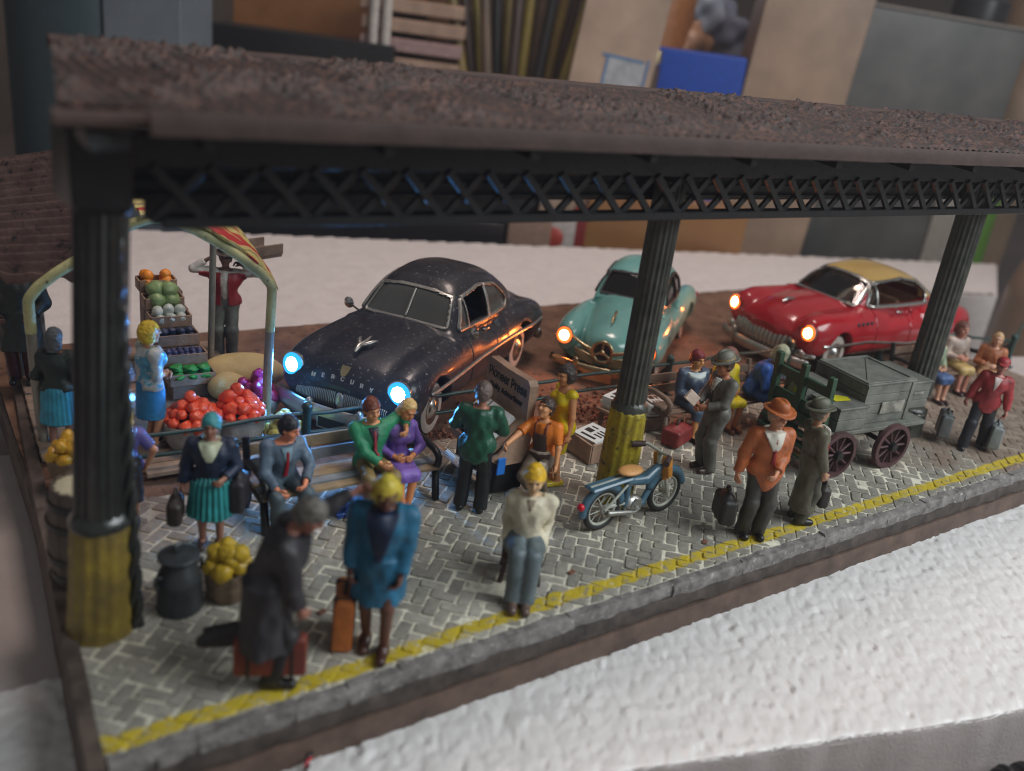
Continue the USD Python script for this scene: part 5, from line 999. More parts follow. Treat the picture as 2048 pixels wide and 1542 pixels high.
# ---------------------------------------------------------------- benches, fence, news stand, cart, moped and other props
def bench(label, loc, rz, L, boards=('bench_tan', 'bench_blue', 'bench_tan', 'bench_tan'), iron='iron_black'):
    t = thing('platform_bench', label, 'bench', loc, rz)
    for k, (y, z) in enumerate(((-.55, .93), (-.22, .95), (.11, .95), (.44, .93))): MB().box((0, y, z), (L, .27, .09)).wob(.015, 2, k).build(t, 'seat_slat', boards[k % len(boards)])
    for k, z in enumerate((1.25, 1.62)): MB().box((0, .70 + .07 * k, z), (L, .10, .29), R=rotm(-10, 0, 0)).wob(.015, 2, k + 9).build(t, 'back_slat', boards[(k + 1) % len(boards)])
    for s in (1, -1):
        x = s * (L / 2 - .05); e = MB()
        e.tube([(x, -.72, 0), (x, -.66, .3), (x, -.56, .82), (x, .5, .84), (x, .62, .35), (x, .78, 0)], .11, n=8).tube([(x, .60, .84), (x, .72, 1.3), (x, .82, 1.85), (x, .85, 1.95)], .10, n=8)
        e.tube([(x, .70, 1.35), (x, .2, 1.42), (x, -.45, 1.40), (x, -.68, 1.28), (x, -.66, 1.10), (x, -.56, .9)], .10, n=8).build(t, 'iron_end', iron, smooth=50)
    return t
bench('long slatted bench in front of the dark car with three people', (9.25, 19.35, 0), 0, 4.9)
bench('brown bench behind the middle column with a person in slate blue', (23.3, 19.85, 0), -3, 5.0, ('crate_wood',), 'crate_wood')
bench('far bench beyond the cart with three blurred sitters', (36.6, 19.1, 0), -4, 5.2, ('crate_wood',), 'iron_black')
# iron railing between platform and road
rl = thing('iron_railing', 'dark green iron railing of two rails between the platform and the cars', 'railing')
for x in (9.35, 16.4, 23.6, 30.4, 37.0, 43.4):
    y = 22.35 if x < 40 else 19.75
    p = MB().tube([(x, y, -.05), (x, y, 1.2), (x, y, 1.5)], [.17, .13, .15], n=10).ball((x, y, 1.5), .16).box((x, y, .02), (.5, .5, .12)).build(rl, 'post', 'fence_green', smooth=50)
    MB().tube([(x, y, 1.25), (x + .15, y + 1.0, 0)], .06, n=6).build(p, 'brace', 'fence_green', smooth=True)
for z in (1.28, .68):
    pts = [(4.6, 22.4, z - .02)] + [(x, 22.35 + .04 * math.sin(x), z + .03 * math.sin(x * 1.7)) for x in np.linspace(5.5, 38.5, 30)] + [(43.4, 19.75, z), (47, 21.2, z + .1)]
    MB().tube(pts, .065, n=8).build(rl, 'rail', 'fence_green', smooth=True)
# news stand facing left
ns = thing('news_stand', 'brown wooden news stand with a sign board and sloping racks of papers', 'news stand', (0, 0, 0))
MB().prism([(-1.08, 0), (1.08, 0), (1.08, 1.2), (.95, 1.34), (-.1, 1.30), (-.95, 1.34), (-1.08, 1.2)], -.14, .14, np.array([[0, 0, 1.0], [-1, 0, 0], [0, 1, 0]]), (14.2, 19.3, 2.02)).wob(.02, 3).build(ns, 'sign_board', 'stand_brown', smooth=30)
for side in (0, 1):
    yy = (18.2, 20.4)[side]
    MB().prism([(13.3, .95), (14.25, .95), (14.3, 2.1), (14.0, 2.1), (13.25, 1.3), (12.95, 1.2)], yy - .06, yy + .06, np.array([[1, 0, 0], [0, 0, 1.0], [0, 1, 0]])).wob(.02, 2, side).build(ns, 'side_panel', 'stand_brown', smooth=30)
Rs = rotm(0, 0, 0)
MB().box((13.62, 19.3, 1.78), (1.3, 2.1, .08), R=rotm(0, -40, 0)).build(ns, 'sloping_shelf', 'stand_brown'); MB().box((13.05, 19.3, 1.15), (.12, 2.1, .25)).build(ns, 'front_lip', 'stand_brown'); MB().box((13.75, 19.3, .58), (1.0, 2.16, 1.14)).build(ns, 'cabinet', 'black_plastic')
MB().box((12.75, 19.3, .55), (.7, 2.1, .07), R=rotm(0, 32, 0)).build(ns, 'lower_shelf', 'stand_brown')
def paper(par, c, size, R, n=4, seed=0):
    """stack of papers with printed bars; R turns it, c is the middle of its base"""
    r = np.random.default_rng(seed); b = MB(); sx, sy, th = size; R = np.asarray(R)
    for k in range(n): b.box(np.asarray(c) + R @ np.array([r.normal(0, .015), r.normal(0, .015), th * (k + .5)]), (sx * r.uniform(.96, 1), sy * r.uniform(.96, 1), th * .86), R=R, ch=.008)
    p = b.build(par, 'newspapers', 'newsprint', smooth=30); i = MB(); top = th * n
    def bar_(x, y, w, h): i.box(np.asarray(c) + R @ np.array([x, y, top]), (h, w, .012), R=R, ch=.001)
    bar_(-sx * .30, 0, sy * .6, sx * .09)
    for k in range(3): bar_(-sx * .08 + k * sx * .15, -sy * .22, sy * .32, sx * .055)
    bar_(sx * .02, sy * .22, sy * .28, sx * .22); bar_(sx * .28, sy * .2, sy * .26, sx * .055)
    i.build(p, 'print', 'ink', smooth=False)
R40 = rotm(0, -40, 0)
for k, y in enumerate((18.75, 19.3, 19.85)): paper(ns, (13.62 - .03, y, 1.84), (.95, .48, .05), R40, 4, k)
for k, y in enumerate((18.8, 19.5)): paper(ns, (12.74, y, .60), (.55, .55, .04), rotm(0, 32, 0), 3, k + 7)
Rt = np.array([[0, 0, -1.0], [-1, 0, 0], [0, 1, 0]])
for txt, z, h, nm in (('Pioneer Press', 2.86, .27, 'headline'), ('Daily Advertiser', 2.52, .16, 'second_line')):
    tm = meshkit.text_mesh(txt, h, .03, bold=True); tm.apply_translation([-tm.bounds[:, 0].mean(), 0, 0]); sc = min(1, 1.9 / np.ptp(tm.bounds[:, 0])); tm.apply_scale([sc, 1, 1])
    MB().mesh(tm, Rt, (14.075, 19.3, z)).build(ns, nm, 'ink', smooth=False)
MB().box((13.3, 18.05, 1.0), (.25, .06, .5)).build(ns, 'blue_notice', P((30, 110, 200), .5)); MB().box((12.95, 18.2, .5), (.2, .06, .6)).build(ns, 'blue_notice', P((30, 100, 190), .5))
# bundles of papers
st = thing('low_table', 'small red brown table carrying a bundle of newspapers', 'table', (20.05, 20.75, 0), 12)
MB().box((0, 0, .62), (1.5, 1.1, .10)).build(st, 'top', 'stand_brown')
for sx in (1, -1):
    for sy in (1, -1): MB().box((sx * .55, sy * .4, .28), (.12, .12, .58)).build(st, 'leg', 'crate_wood')
b = thing('newspaper_bundle', 'thick bundle of newspapers on the low table left of the middle column', 'newspapers', (20.0, 20.7, .67), 20); paper(b, (0, 0, 0), (1.0, 1.15, .085), rotm(), 5, 3)
b = thing('newspaper_bundle', 'white bundle of newspapers right of the middle column', 'newspapers', (21.1, 20.4, .55), -10); paper(b, (0, 0, 0), (.8, .9, .085), rotm(), 5, 5); MB().box((0, 0, -.28), (1.0, 1.0, .5)).build(b, 'crate', 'crate_wood')
b = thing('newspaper_box', 'open tan box of newspapers on the bricks left of the middle column', 'box', (17.7, 19.3, 0), 0)
for s in (1, -1): MB().box((0, s * .55, .34), (1.1, .08, .66)).build(b, 'side', 'stand_brown'); MB().box((s * .55, 0, .34), (.08, 1.18, .66)).build(b, 'end', 'stand_brown')
paper(b, (0, 0, .42), (.95, .98, .09), rotm(0, -6, 10), 4, 8)
suitcase('soft dull red bag lying under the brown bench end', (21.1, 19.0, 0), 20, (1.3, .8, .75), (128, 46, 44), name='bag', cat='bag', soft=True)
# four wheeled luggage cart
ct = thing('luggage_cart', 'dark grey luggage cart with green end rack and maroon spoked wheels', 'luggage cart', (26.2, 16.45, 0), -5.5)
for k in range(5): MB().box((.1, -1.05 + .52 * k, 1.46), (5.0, .5, .12)).build(ct, 'deck_plank', 'cart_grey')
for y in (-.95, .95): MB().box((0, y, 1.3), (4.7, .16, .2)).build(ct, 'beam', 'cart_grey')
for x in (-1.6, 1.0):
    MB().tube([(x, -1.3, .78), (x, 1.3, .78)], .09, n=8).build(ct, 'axle', 'iron_black'); 
    for y in (-.9, .9): MB().box((x, y, 1.0), (.16, .12, .5)).build(ct, 'bracket', 'iron_black')
    for s in (-1, 1):
        R = rotm(90, 0, 0); c = (x, s * 1.38, .79)
        w = MB().lathe([(.66, -.10), (.80, -.09), (.80, .09), (.66, .10), (.66, -.10)], c, 40, R=R).build(ct, 'wheel', 'wheel_maroon', smooth=40)
        for k in range(10):
            a = k * math.pi / 5; MB().tube([np.array(c) + (.1 * math.cos(a), 0, .1 * math.sin(a)), np.array(c) + (.7 * math.cos(a), 0, .7 * math.sin(a))], .045, n=6).build(w, 'spoke', 'wheel_maroon')
        MB().lathe([(.16, -.16), (.18, 0), (.14, .18), (0, .2)], c, 16, R=R).build(w, 'hub', 'iron_black', smooth=40)
for y in (-1.15, .0, 1.15): MB().box((-2.35, y, 2.15), (.20, .22, 2.6), R=rotm(0, -4, 0)).build(ct, 'stile', 'cart_green')
for z in (1.7, 2.9): MB().box((-2.38, 0, z), (.16, 2.4, .30)).build(ct, 'rail', 'cart_green')
MB().box((-2.34, 0, 2.05), (.10, 2.3, .45)).build(ct, 'panel', 'cart_green')
for k in range(3): MB().box((-2.52 - .1 * k, 0, 1.25 - .3 * k), (.3, 2.3, .1)).build(ct, 'step', 'cart_green')
def trunk(label, loc, rz, size, frame=True, sign=None, top_x=False):
    t = thing('packing_crate', label, 'crate', loc, rz); x, y, z = size; n = max(2, round(z / .33))
    for k in range(n):
        zz = z * (k + .5) / n
        for s in (1, -1): MB().box((0, s * (y / 2 - .05), zz), (x - .02, .10, z / n - .015), ch=.012).build(t, 'board', 'cart_grey'); MB().box((s * (x / 2 - .05), 0, zz), (.10, y - .21, z / n - .015), ch=.012).build(t, 'board', 'cart_grey')
    MB().box((0, 0, z + .03), (x + .06, y + .06, .07), ch=.015).build(t, 'lid', 'cart_grey')
    if frame:
        for s in (1, -1):
            for q in (1, -1): MB().box((s * (x / 2 - .10), q * (y / 2 + .012), z / 2), (.18, .05, z - .02), ch=.01).build(t, 'batten', 'cart_grey')
        for s in (1, -1): MB().box((0, s * (y / 2 - .08), z + .085), (x, .14, .05), ch=.01).build(t, 'lid_batten', 'cart_grey'); MB().box((s * (x / 2 - .08), 0, z + .085), (.14, y - .31, .05), ch=.01).build(t, 'lid_batten', 'cart_grey')
    if top_x:
        a = math.degrees(math.atan2(y, x)); MB().box((0, 0, z + .075), (math.hypot(x, y) * .84, .09, .03), R=rotm(0, 0, a), ch=.008).build(t, 'brace', 'cart_grey')
    if sign: MB().box((sign[0], -y / 2 - .045, sign[1]), (sign[2], .02, sign[3]), ch=.004).build(t, 'label_plate', P((172, 168, 156), .6, c2=(.06, .058, .05), vs=2.2))
    return t
trunk('largest grey crate with cross braced lid in the middle of the luggage cart', (26.9, 16.5, 1.53), -5.5, (2.35, 2.2, 1.38), sign=(.25, .55, 1.1, .42), top_x=True)
trunk('plain grey crate overhanging the right end of the luggage cart', (29.05, 16.75, 1.53), -5.5, (1.7, 1.9, .95), frame=False, sign=(.2, .6, .5, .08))
tk = trunk('small grey crate with yellow label beside the green rack', (25.0, 15.95, 1.53), -5.5, (1.3, 1.25, .75), frame=False); MB().prism([(-.35, -.2), (.3, -.25), (.4, 0), (.1, .22), (-.3, .2)], 0, .012, None, (0, .1, .835)).build(tk, 'yellow_label', P((190, 184, 30), .5))
tk = trunk('grey crate with pale yellow stickers behind the green rack', (24.9, 17.2, 1.53), -5.5, (1.2, 1.0, 1.0), frame=False); MB().box((-.62, 0, .72), (.02, .5, .36), R=rotm(20, 0, 0), ch=.003).build(tk, 'sticker', P((150, 156, 120), .6)); MB().box((-.64, -.1, .75), (.02, .2, .16), ch=.003).build(tk, 'yellow_label', P((196, 190, 40), .5))
# moped leaning at the middle column
mp = thing('moped', 'small blue moped with tan saddle parked in front of the middle column', 'moped', (16.2, 15.66, 0), 3)
paint('moped_blue', (.055, .13, .19), .3, var=.2, bump=.1, coat=.4); paint('moped_pale', (.42, .44, .38), .4, bump=.1)
for x, nm in ((-1.2, 'rear'), (1.2, 'front')):
    a = np.linspace(0, 2 * math.pi, 37); c = np.array([x, 0, .64])
    w = MB().tube(np.stack([.56 * np.cos(a), a * 0, .56 * np.sin(a)], 1) + c, .085, n=8, caps=False).build(mp, 'wheel', 'tyre_rubber', smooth=True)
    MB().tube(np.stack([.475 * np.cos(a), a * 0, .475 * np.sin(a)], 1) + c, .05, n=8, caps=False).build(w, 'rim', 'moped_pale', smooth=True)
    MB().tube([c + (0, -.12, 0), c + (0, .12, 0)], .10, n=10).build(w, 'hub', 'dull_chrome', smooth=40)
    for k in range(10):
        t = k * math.pi / 5 + .2; MB().tube([c + (.07 * math.cos(t), .05 * (-1) ** k, .07 * math.sin(t)), c + (.47 * math.cos(t), 0, .47 * math.sin(t))], .014, n=4).build(w, 'spoke', 'moped_pale')
    b = np.linspace(-.15 if nm == 'rear' else .2, math.pi * (.98 if nm == 'rear' else .9), 20); MB().tube(np.stack([-.68 * np.cos(b) if nm == 'rear' else .68 * np.cos(b), b * 0, .68 * np.sin(b)], 1) + c, .13, n=8, flat=((0, 1, 0), .8)).build(mp, 'mudguard', 'moped_blue', smooth=True)
MB().tube([(-1.2, 0, .64), (-.2, 0, .62), (.1, 0, .45)], .07, n=6).tube([(-1.2, .14, .64), (-.5, .14, 1.28)], .04, n=6).tube([(-1.2, -.14, .64), (-.5, -.14, 1.28)], .04, n=6).build(mp, 'rear_frame', 'moped_pale', smooth=True)
MB().tube([(-.35, 0, 1.35), (-.3, 0, .5)], .10, n=8).tube([(-.45, 0, 1.30), (.3, 0, 1.22), (.85, 0, 1.55)], [.12, .18, .13], n=10).tube([(-.25, 0, .48), (.35, 0, .45), (.75, 0, 1.25)], [.10, .10, .08], n=8).build(mp, 'frame', 'moped_blue', smooth=True)
MB().box((-1.05, 0, 1.40), (1.5, .42, .10), R=rotm(0, -3, 0), ch=.04).build(mp, 'carrier', 'moped_blue'); MB().box((-1.05, 0, 1.455), (1.4, .06, .02), R=rotm(0, -3, 0), ch=.005).build(mp, 'carrier_stripe', 'moped_pale')
MB().ball((-.35, 0, 1.62), (.42, .26, .11), 2).build(mp, 'saddle', P((206, 150, 92), .5), smooth=True)
MB().ball((-.05, 0, .52), (.34, .20, .26), 2, noise=.1).lathe([(.2, -.2), (.22, 0), (.2, .2)], (-.05, 0, .52), 16, R=rotm(90, 0, 0)).build(mp, 'engine', 'dull_chrome', smooth=40)
MB().tube([(1.2, .13, .64), (.95, .13, 1.3), (.85, .08, 1.7)], .05, n=6).tube([(1.2, -.13, .64), (.95, -.13, 1.3), (.85, -.08, 1.7)], .05, n=6).tube([(.85, 0, 1.2), (.72, 0, 1.9)], .08, n=8).build(mp, 'fork', 'moped_pale', smooth=True)
hb = MB().tube([(.45, .55, 2.02), (.62, .4, 2.05), (.74, 0, 1.95), (.62, -.4, 2.05), (.45, -.55, 2.02)], .05, n=8).build(mp, 'handlebar', 'moped_pale', smooth=True)
for s in (1, -1): MB().tube([(.56, s * .46, 2.04), (.25, s * .66, 2.0)], [.085, .095], n=10).build(hb, 'grip', P((60, 44, 40), .5), smooth=40)
MB().box((.92, 0, 1.55), (.22, .62, .72), R=rotm(0, -14, 0), ch=.08).box((.98, 0, 1.25), (.2, .4, .3), ch=.06).build(mp, 'leg_shield', P((198, 132, 50), .5), smooth=50)
MB().tube([(-.15, .2, .5), (.05, .3, .42)], .04, n=6).tube([(.05, .24, .42), (.05, .44, .42)], .05, n=6).tube([(0, -.2, .5), (-.15, -.3, .58)], .04, n=6).build(mp, 'pedals', 'moped_pale'); MB().tube([(-1.1, -.18, .55), (-.1, -.20, .38), (.1, -.18, .42)], [.08, .06, .04], n=8).build(mp, 'exhaust', 'dull_chrome', smooth=True)
MB().ball((-1.98, 0, .86), (.10, .11, .11)).build(mp, 'tail_lamp', P((200, 20, 40), .3), smooth=True); MB().tube([(.0, .15, .4), (-.15, .35, .0)], .035, n=6).build(mp, 'stand', 'iron_black')
# barrel, milk can, basket of fruit by the first column
br = thing('wooden_barrel', 'dark wooden barrel with pale lid left behind the first column', 'barrel', (2.72, 18.35, 0))
for k in range(14):
    a = k * 2 * math.pi / 14; r = lambda z: .56 + .13 * math.sin(z / 2.4 * math.pi); e = MB()
    V = [(rr * math.cos(t), rr * math.sin(t), z) for z in np.linspace(0, 2.4, 7) for rr, t in ((r(z), a - .215), (r(z) + .012, a), (r(z), a + .215), (r(z) - .1, a))]
    F = [(i * 4 + j, i * 4 + (j + 1) % 4, i * 4 + 4 + (j + 1) % 4, i * 4 + 4 + j) for i in range(6) for j in range(4)] + [(24, 25, 26, 27), (3, 2, 1, 0)]
    e.add(V, F).build(br, 'stave', 'barrel_wood', smooth=40)
for z in (.35, .8, 1.6, 2.05):
    q = .57 + .13 * math.sin(z / 2.4 * math.pi); MB().lathe([(q + .01, z - .08), (q + .03, z - .07), (q + .03, z + .07), (q + .01, z + .08)], n=40).build(br, 'hoop', 'iron_black', smooth=40)
MB().lathe([(0.5, 2.28), (.53, 2.34), (.5, 2.37), (0, 2.36)], n=36).build(br, 'lid', P((176, 168, 140), .6, var=.2), smooth=30)
mc = thing('milk_can', 'dark grey metal milk can with lid on the bricks near the first column', 'milk can', (4.25, 16.6, 0), 20)
paint('can_metal', (.045, .05, .055), .42, metal=.3, var=.35, bump=.3)
MB().lathe([(.45, 0), (.48, .05), (.46, .12), (.46, .72), (.47, .76), (.40, .95), (.27, 1.15), (.25, 1.24)], n=36).build(mc, 'body', 'can_metal', smooth=40)
ld = MB().lathe([(.25, 1.22), (.42, 1.26), (.43, 1.31), (.36, 1.37), (0, 1.42)], n=36).build(mc, 'lid', 'can_metal', smooth=35); MB().box((0, 0, 1.52), (.26, .10, .22), ch=.04).build(ld, 'knob', 'can_metal')
for s in (1, -1): MB().tube([(s * .40, 0, .92), (s * .56, 0, .98), (s * .56, 0, .78), (s * .46, 0, .70)], .04, n=6).build(mc, 'handle', 'can_metal', smooth=True)
def basket(name, label, loc, r, h, fc, fr, n, seed, mat='sackcloth', zc=.4, fruit='fruit'):
    t = thing(name, label, 'basket', loc, 0); g = np.random.default_rng(seed)
    MB().lathe([(r * .78, 0), (r * .92, h * .2), (r * 1.0, h * .55), (r * 1.04, h * .92), (r * .98, h), (r * .90, h * .9), (r * .86, h * .6)], n=40, rad=lambda a, z: 1 + .025 * math.sin(9 * a + seed) + .02 * math.sin(z * 26)).wob(.03, 3, seed).build(t, 'rim_and_body', mat, smooth=50)
    mt = P(fc, .32, var=.14, vs=2.5, bump=.2); k = 0
    pts = []
    for lay in range(4):
        R = r * (1.0 - .24 * lay); m = max(1, int(2 * math.pi * max(R - fr * .8, .01) / (fr * 1.75)))
        for q in range(m): a = q * 2 * math.pi / m + lay * .7 + g.normal(0, .08); pts.append(((R - fr * .8) * math.cos(a), (R - fr * .8) * math.sin(a), h + fr * .1 + lay * fr * 1.05 + g.normal(0, .03)))
        if R < fr * 1.6: break
    pts += [(g.normal(0, r * .25), g.normal(0, r * .25), h + fr * 1.9) for _ in range(4)]
    for p in pts[:n]: MB().ball(p, fr * g.uniform(.75, 1.18), 2, noise=.2, seed=k).build(t, fruit, mt, smooth=True); k += 1
    return t
basket('fruit_basket', 'low brown basket piled with yellow fruit next to the milk can', (5.28, 16.6, 0), .50, .78, (188, 156, 40), .20, 40, 4, 'wicker')
# ---------------------------------------------------------------- the market stall at the left
stl = thing('market_stall', 'market stall frame of bent cream tubes with red and yellow striped awning', 'market stall')
arch = [(2.87, 24.9, .3), (2.78, 24.8, 2.0), (2.74, 24.7, 4.25), (2.9, 24.66, 4.62), (3.3, 24.6, 5.0), (4.4, 24.5, 5.75), (5.3, 24.45, 6.38), (5.75, 24.42, 6.5), (6.3, 24.38, 6.42), (7.2, 24.25, 5.98), (8.2, 24.05, 5.28), (8.65, 24.0, 4.86), (8.82, 23.95, 4.5), (8.74, 23.9, 2.2), (8.7, 23.86, .3)]
t = np.linspace(0, 1, len(arch)); from scipy.interpolate import CubicSpline
ar = np.array(arch); ts = np.linspace(0, 1, 90); pc = PchipInterpolator(t, ar)(ts)
lo_l = pc[pc[:, 2] < 3.4]; L1 = pc[(ts < .5) & (pc[:, 2] <= 3.5)]; L2 = pc[pc[:, 2] >= 3.2]; L3 = pc[(ts > .5) & (pc[:, 2] <= 4.2)]
MB().tube(L2, .14, n=10).build(stl, 'arch_tube', 'tube_cream', smooth=True)
for q in (L1, L3): MB().tube(q, .13, n=10).build(stl, 'front_post', 'tube_grey', smooth=True)
MB().tube([(8.35, 28.2, .3), (8.45, 28.2, 5.2)], .11, n=8).build(stl, 'rear_post', 'tube_grey', smooth=True); MB().tube([(3.6, 29.4, .3), (3.5, 29.4, 5.2)], .11, n=8).build(stl, 'rear_post', 'tube_grey', smooth=True)
N, Lk = pos_nodes()
N.update({'s': ('separate_xyz', {}), 'n': ('noise_texture', {'scale': .9, 'detail': 4}), 'mn': ('map_range', {'to_min': -.5, 'to_max': .5, 'from_min': 0., 'from_max': 1.}), 'a': ('math', {'math_type': 'add'}), 'm': ('math', {'math_type': 'multiply', 'value2': 1.6}), 'f': ('math', {'math_type': 'fraction'}),
          'r': ('rgb_ramp', {'ramp': [(0., (.42, .02, .025)), (.34, (.45, .03, .03)), (.42, (.50, .42, .13)), (.62, (.52, .46, .18)), (.70, (.16, .09, .05)), (.74, (.50, .42, .15)), (.94, (.52, .42, .15)), (1., (.42, .02, .025))]}), 'p': ('principled_bsdf', {'roughness': .55}), 'bn': ('noise_texture', {'scale': 6, 'detail': 4}), 'bb': ('bump', {'strength': .5, 'distance': .0006})})
Lk += [('ps.vector', 's.vector'), ('ps.vector', 'n.vector'), ('n.fac', 'mn.value'), ('s.y', 'a.value1'), ('mn.result', 'a.value2'), ('a.value', 'm.value1'), ('m.value', 'f.value1'), ('f.value', 'r.fac'), ('r.color', 'p.base_color'), ('ps.vector', 'bn.vector'), ('bn.fac', 'bb.height'), ('bb.normal', 'p.normal')]
mk('awning_cloth', N, Lk)
def sheet(par, nm, fn, nu, nv, th, mat):
    """a sheet with thickness over the unit square"""
    u, v = np.meshgrid(np.linspace(0, 1, nu), np.linspace(0, 1, nv), indexing='ij'); A = fn(u.ravel(), v.ravel()); B = A - [0, 0, th]
    i = (np.arange(nu - 1)[:, None] * nv + np.arange(nv - 1)[None]).ravel(); q = np.stack([i, i + nv, i + nv + 1, i + 1], 1); n = nu * nv
    F = [q, (q + n)[:, ::-1]]
    for e in (np.arange(nv), np.arange(nv) + (nu - 1) * nv, np.arange(nu) * nv, np.arange(nu) * nv + nv - 1): F.append(np.stack([e[:-1], e[1:], e[1:] + n, e[:-1] + n], 1))
    return put(par, nm, np.vstack([A, B]), np.vstack(F), mat, smooth=50)
prof = PchipInterpolator([0, .12, .5, .9, 1], np.array([(5.4, 6.66), (5.9, 6.68), (7.25, 6.16), (8.75, 5.06), (9.0, 4.62)]))
def right_slope(u, v):
    q = prof(u); y = 24.2 + 2.3 * v - .06 * (q[:, 0] - 5.4); w = .06 * np.sin(v * 17 + u * 5) + .05 * (meshkit.noise(np.stack([u * 9, v * 9, v * 0], 1), 3) - .5)
    return np.stack([q[:, 0], y + .05 * np.sin(u * 30), q[:, 1] + w + .5 * v], 1)
sheet(stl, 'striped_awning', right_slope, 60, 40, .08, 'awning_cloth')
paint('rust_sheet', (.085, .045, .038), .75, c2=(.17, .10, .085), vs=1.3, bump=.6, bs=8, fleck=(.02, .015, .015), frange=(.56, .66), fs=3)
def left_slope(u, v):
    q = np.interp(u, [0, 1], [0, 1]); p00, p10, p01, p11 = map(np.array, ((1.05, 26.6, 4.55), (4.35, 25.0, 4.95), (1.6, 29.2, 6.85), (4.9, 26.6, 8.05)))
    S = (p00[None] * ((1 - u) * (1 - v))[:, None] + p10[None] * (u * (1 - v))[:, None] + p01[None] * ((1 - u) * v)[:, None] + p11[None] * (u * v)[:, None])
    rg = .07 * np.sin(v * 2 * math.pi * 15); e = np.exp(-v / .06); S[:, 2] += rg - e * .35 * (meshkit.noise(np.stack([u * 14, v * 3, u * 0], 1), 5) - .3)
    S[:, 0] -= np.exp(-u / .08) * .4 * meshkit.noise(np.stack([v * 12, u * 0, u * 0], 1), 6); return S
cr = thing('corrugated_roof', 'ragged brown corrugated roof sheet over the left half of the stall', 'roof sheet')
sheet(cr, 'sheet', left_slope, 60, 150, .08, 'rust_sheet'); MB().tube([(4.85, 26.7, 7.95), (5.0, 27.0, .3)], .10, n=8).build(cr, 'prop', 'tube_grey', smooth=True); MB().tube([(1.7, 29.1, 6.6), (2.9, 29.6, 3.0), (3.0, 29.7, .3)], .10, n=8).build(cr, 'prop', 'tube_grey', smooth=True)
dk = thing('stall_deck', 'low deck of tan planks under the market stall', 'deck')
for k in range(15):
    y = 22.35 + k * .62; x0 = 2.35 + (y - 16) * .04 if y > 24 else 4.9; MB().box(((x0 + 9.2) / 2, y, .22 + RNG.normal(0, .02)), (9.2 - x0, .54, .13), R=rotm(0, 0, RNG.normal(0, .5))).wob(.02, 2, k).build(dk, 'plank', 'plank_tan')
for x in (5.2, 7.0, 8.9): MB().box((x, 26.5, .06), (.2, 8.4, .2)).build(dk, 'joist', 'dark_wood')
# stepped display of produce boxes, each lifts off
hues = {'orange': (232, 138, 30), 'melon': (134, 158, 104), 'egg_plant': (190, 198, 190), 'dark_plum': (52, 60, 84), 'blue_grape': (58, 60, 96), 'green_leaf': (42, 142, 62)}
sd = thing('display_rack', 'stepped dark wooden rack carrying the produce boxes', 'rack', (7.3, 0, 0))
for k in range(6):
    y, z = 26.75 + k * .68, .75 + k * .40; MB().box((0, y, (z + .3) / 2), (1.25, .62, z - .3)).build(sd, 'step', 'crate_wood')
lab = {'orange': 'topmost small box of oranges on the stall rack', 'melon': 'box of pale green melons below the oranges', 'egg_plant': 'box of pale round vegetables in the middle of the rack', 'dark_plum': 'box of dark green vegetables above the grapes', 'blue_grape': 'box of dark blue grapes above the green leaves', 'green_leaf': 'lowest front box of bright green leaves on the stall rack'}
for k, (nm, n, fr, flat) in enumerate((('green_leaf', 9, .2, .5), ('blue_grape', 40, .10, 1), ('dark_plum', 22, .13, .7), ('egg_plant', 12, .17, 1), ('melon', 5, .30, .9), ('orange', 9, .18, 1))):
    y, z = 26.75 + k * .68, .77 + k * .40; b = thing('produce_box', lab[nm], 'produce box', (7.3 - .03 * k, y, z), RNG.normal(0, 2)); w = 1.36 - .04 * k
    for s in (1, -1): MB().box((0, s * .30, .17), (w, .05, .36)).build(b, 'side', 'stand_brown'); MB().box((s * (w / 2), 0, .17), (.05, .55, .36)).build(b, 'end', 'stand_brown')
    MB().box((0, 0, .05), (w - .06, .55, .06)).build(b, 'floor', 'stand_brown'); g = np.random.default_rng(k); mt = P(hues[nm], .4, var=.2, vs=3, bump=.3)
    nx = max(2, int((w - .2) / (fr * 1.8)))
    for i in range(n):
        x = -w / 2 + .1 + fr + (i % nx) * (w - .2 - 2 * fr) / max(nx - 1, 1); yy = -.18 + (i // nx) * fr * 1.6; zz = .26
        if yy > .24: yy, zz = g.uniform(-.12, .12), .26 + fr
        MB().ball((x + g.normal(0, .015), yy, zz + g.normal(0, .02)), (fr, fr, fr * flat), 2, noise=.4 if nm == 'green_leaf' else .14, seed=i + k * 50).build(b, {'egg_plant': 'vegetable', 'dark_plum': 'vegetable', 'blue_grape': 'grape', 'green_leaf': 'leaf_bunch'}.get(nm, nm), mt, smooth=True)
def sack(label, loc, r, c, rz=0, seed=1):
    t = thing('full_sack', label, 'sack', loc, rz); fn = lambda p: smin(ell(p, (0, 0, r[2] * .9), r), ell(p, (r[0] * .75, 0, r[2] * .75), (r[0] * .35, r[1] * .45, r[2] * .4)), .2) + .05 * fbm3(p, 1.3, seed)
    v, f, n = surf(lambda p: np.maximum(fn(p), -p[:, 2]), (-r[0] * 1.4, -r[1] * 1.3, -.1), (r[0] * 1.5, r[1] * 1.3, r[2] * 2.2), .06); put(t, 'cloth', v, f, P(c, .7, var=.12, vs=1.2, bump=.4), n)
sack('big cream coloured sack lying behind the produce boxes', (9.1, 27.3, .1), (1.35, .85, .62), (200, 176, 122), -8); sack('smaller cream sack in front of the big one', (8.3, 26.2, .3), (.62, .55, .42), (202, 180, 128), 10, 4)
basket('fruit_basket', 'left one of two pale baskets heaped with red orange tomatoes', (6.45, 23.5, .3), .80, .75, (232, 86, 50), .19, 100, 1, fruit='tomato'); basket('fruit_basket', 'right one of two pale baskets heaped with red orange tomatoes', (7.75, 23.5, .3), .76, .80, (234, 84, 52), .19, 100, 2, fruit='tomato')
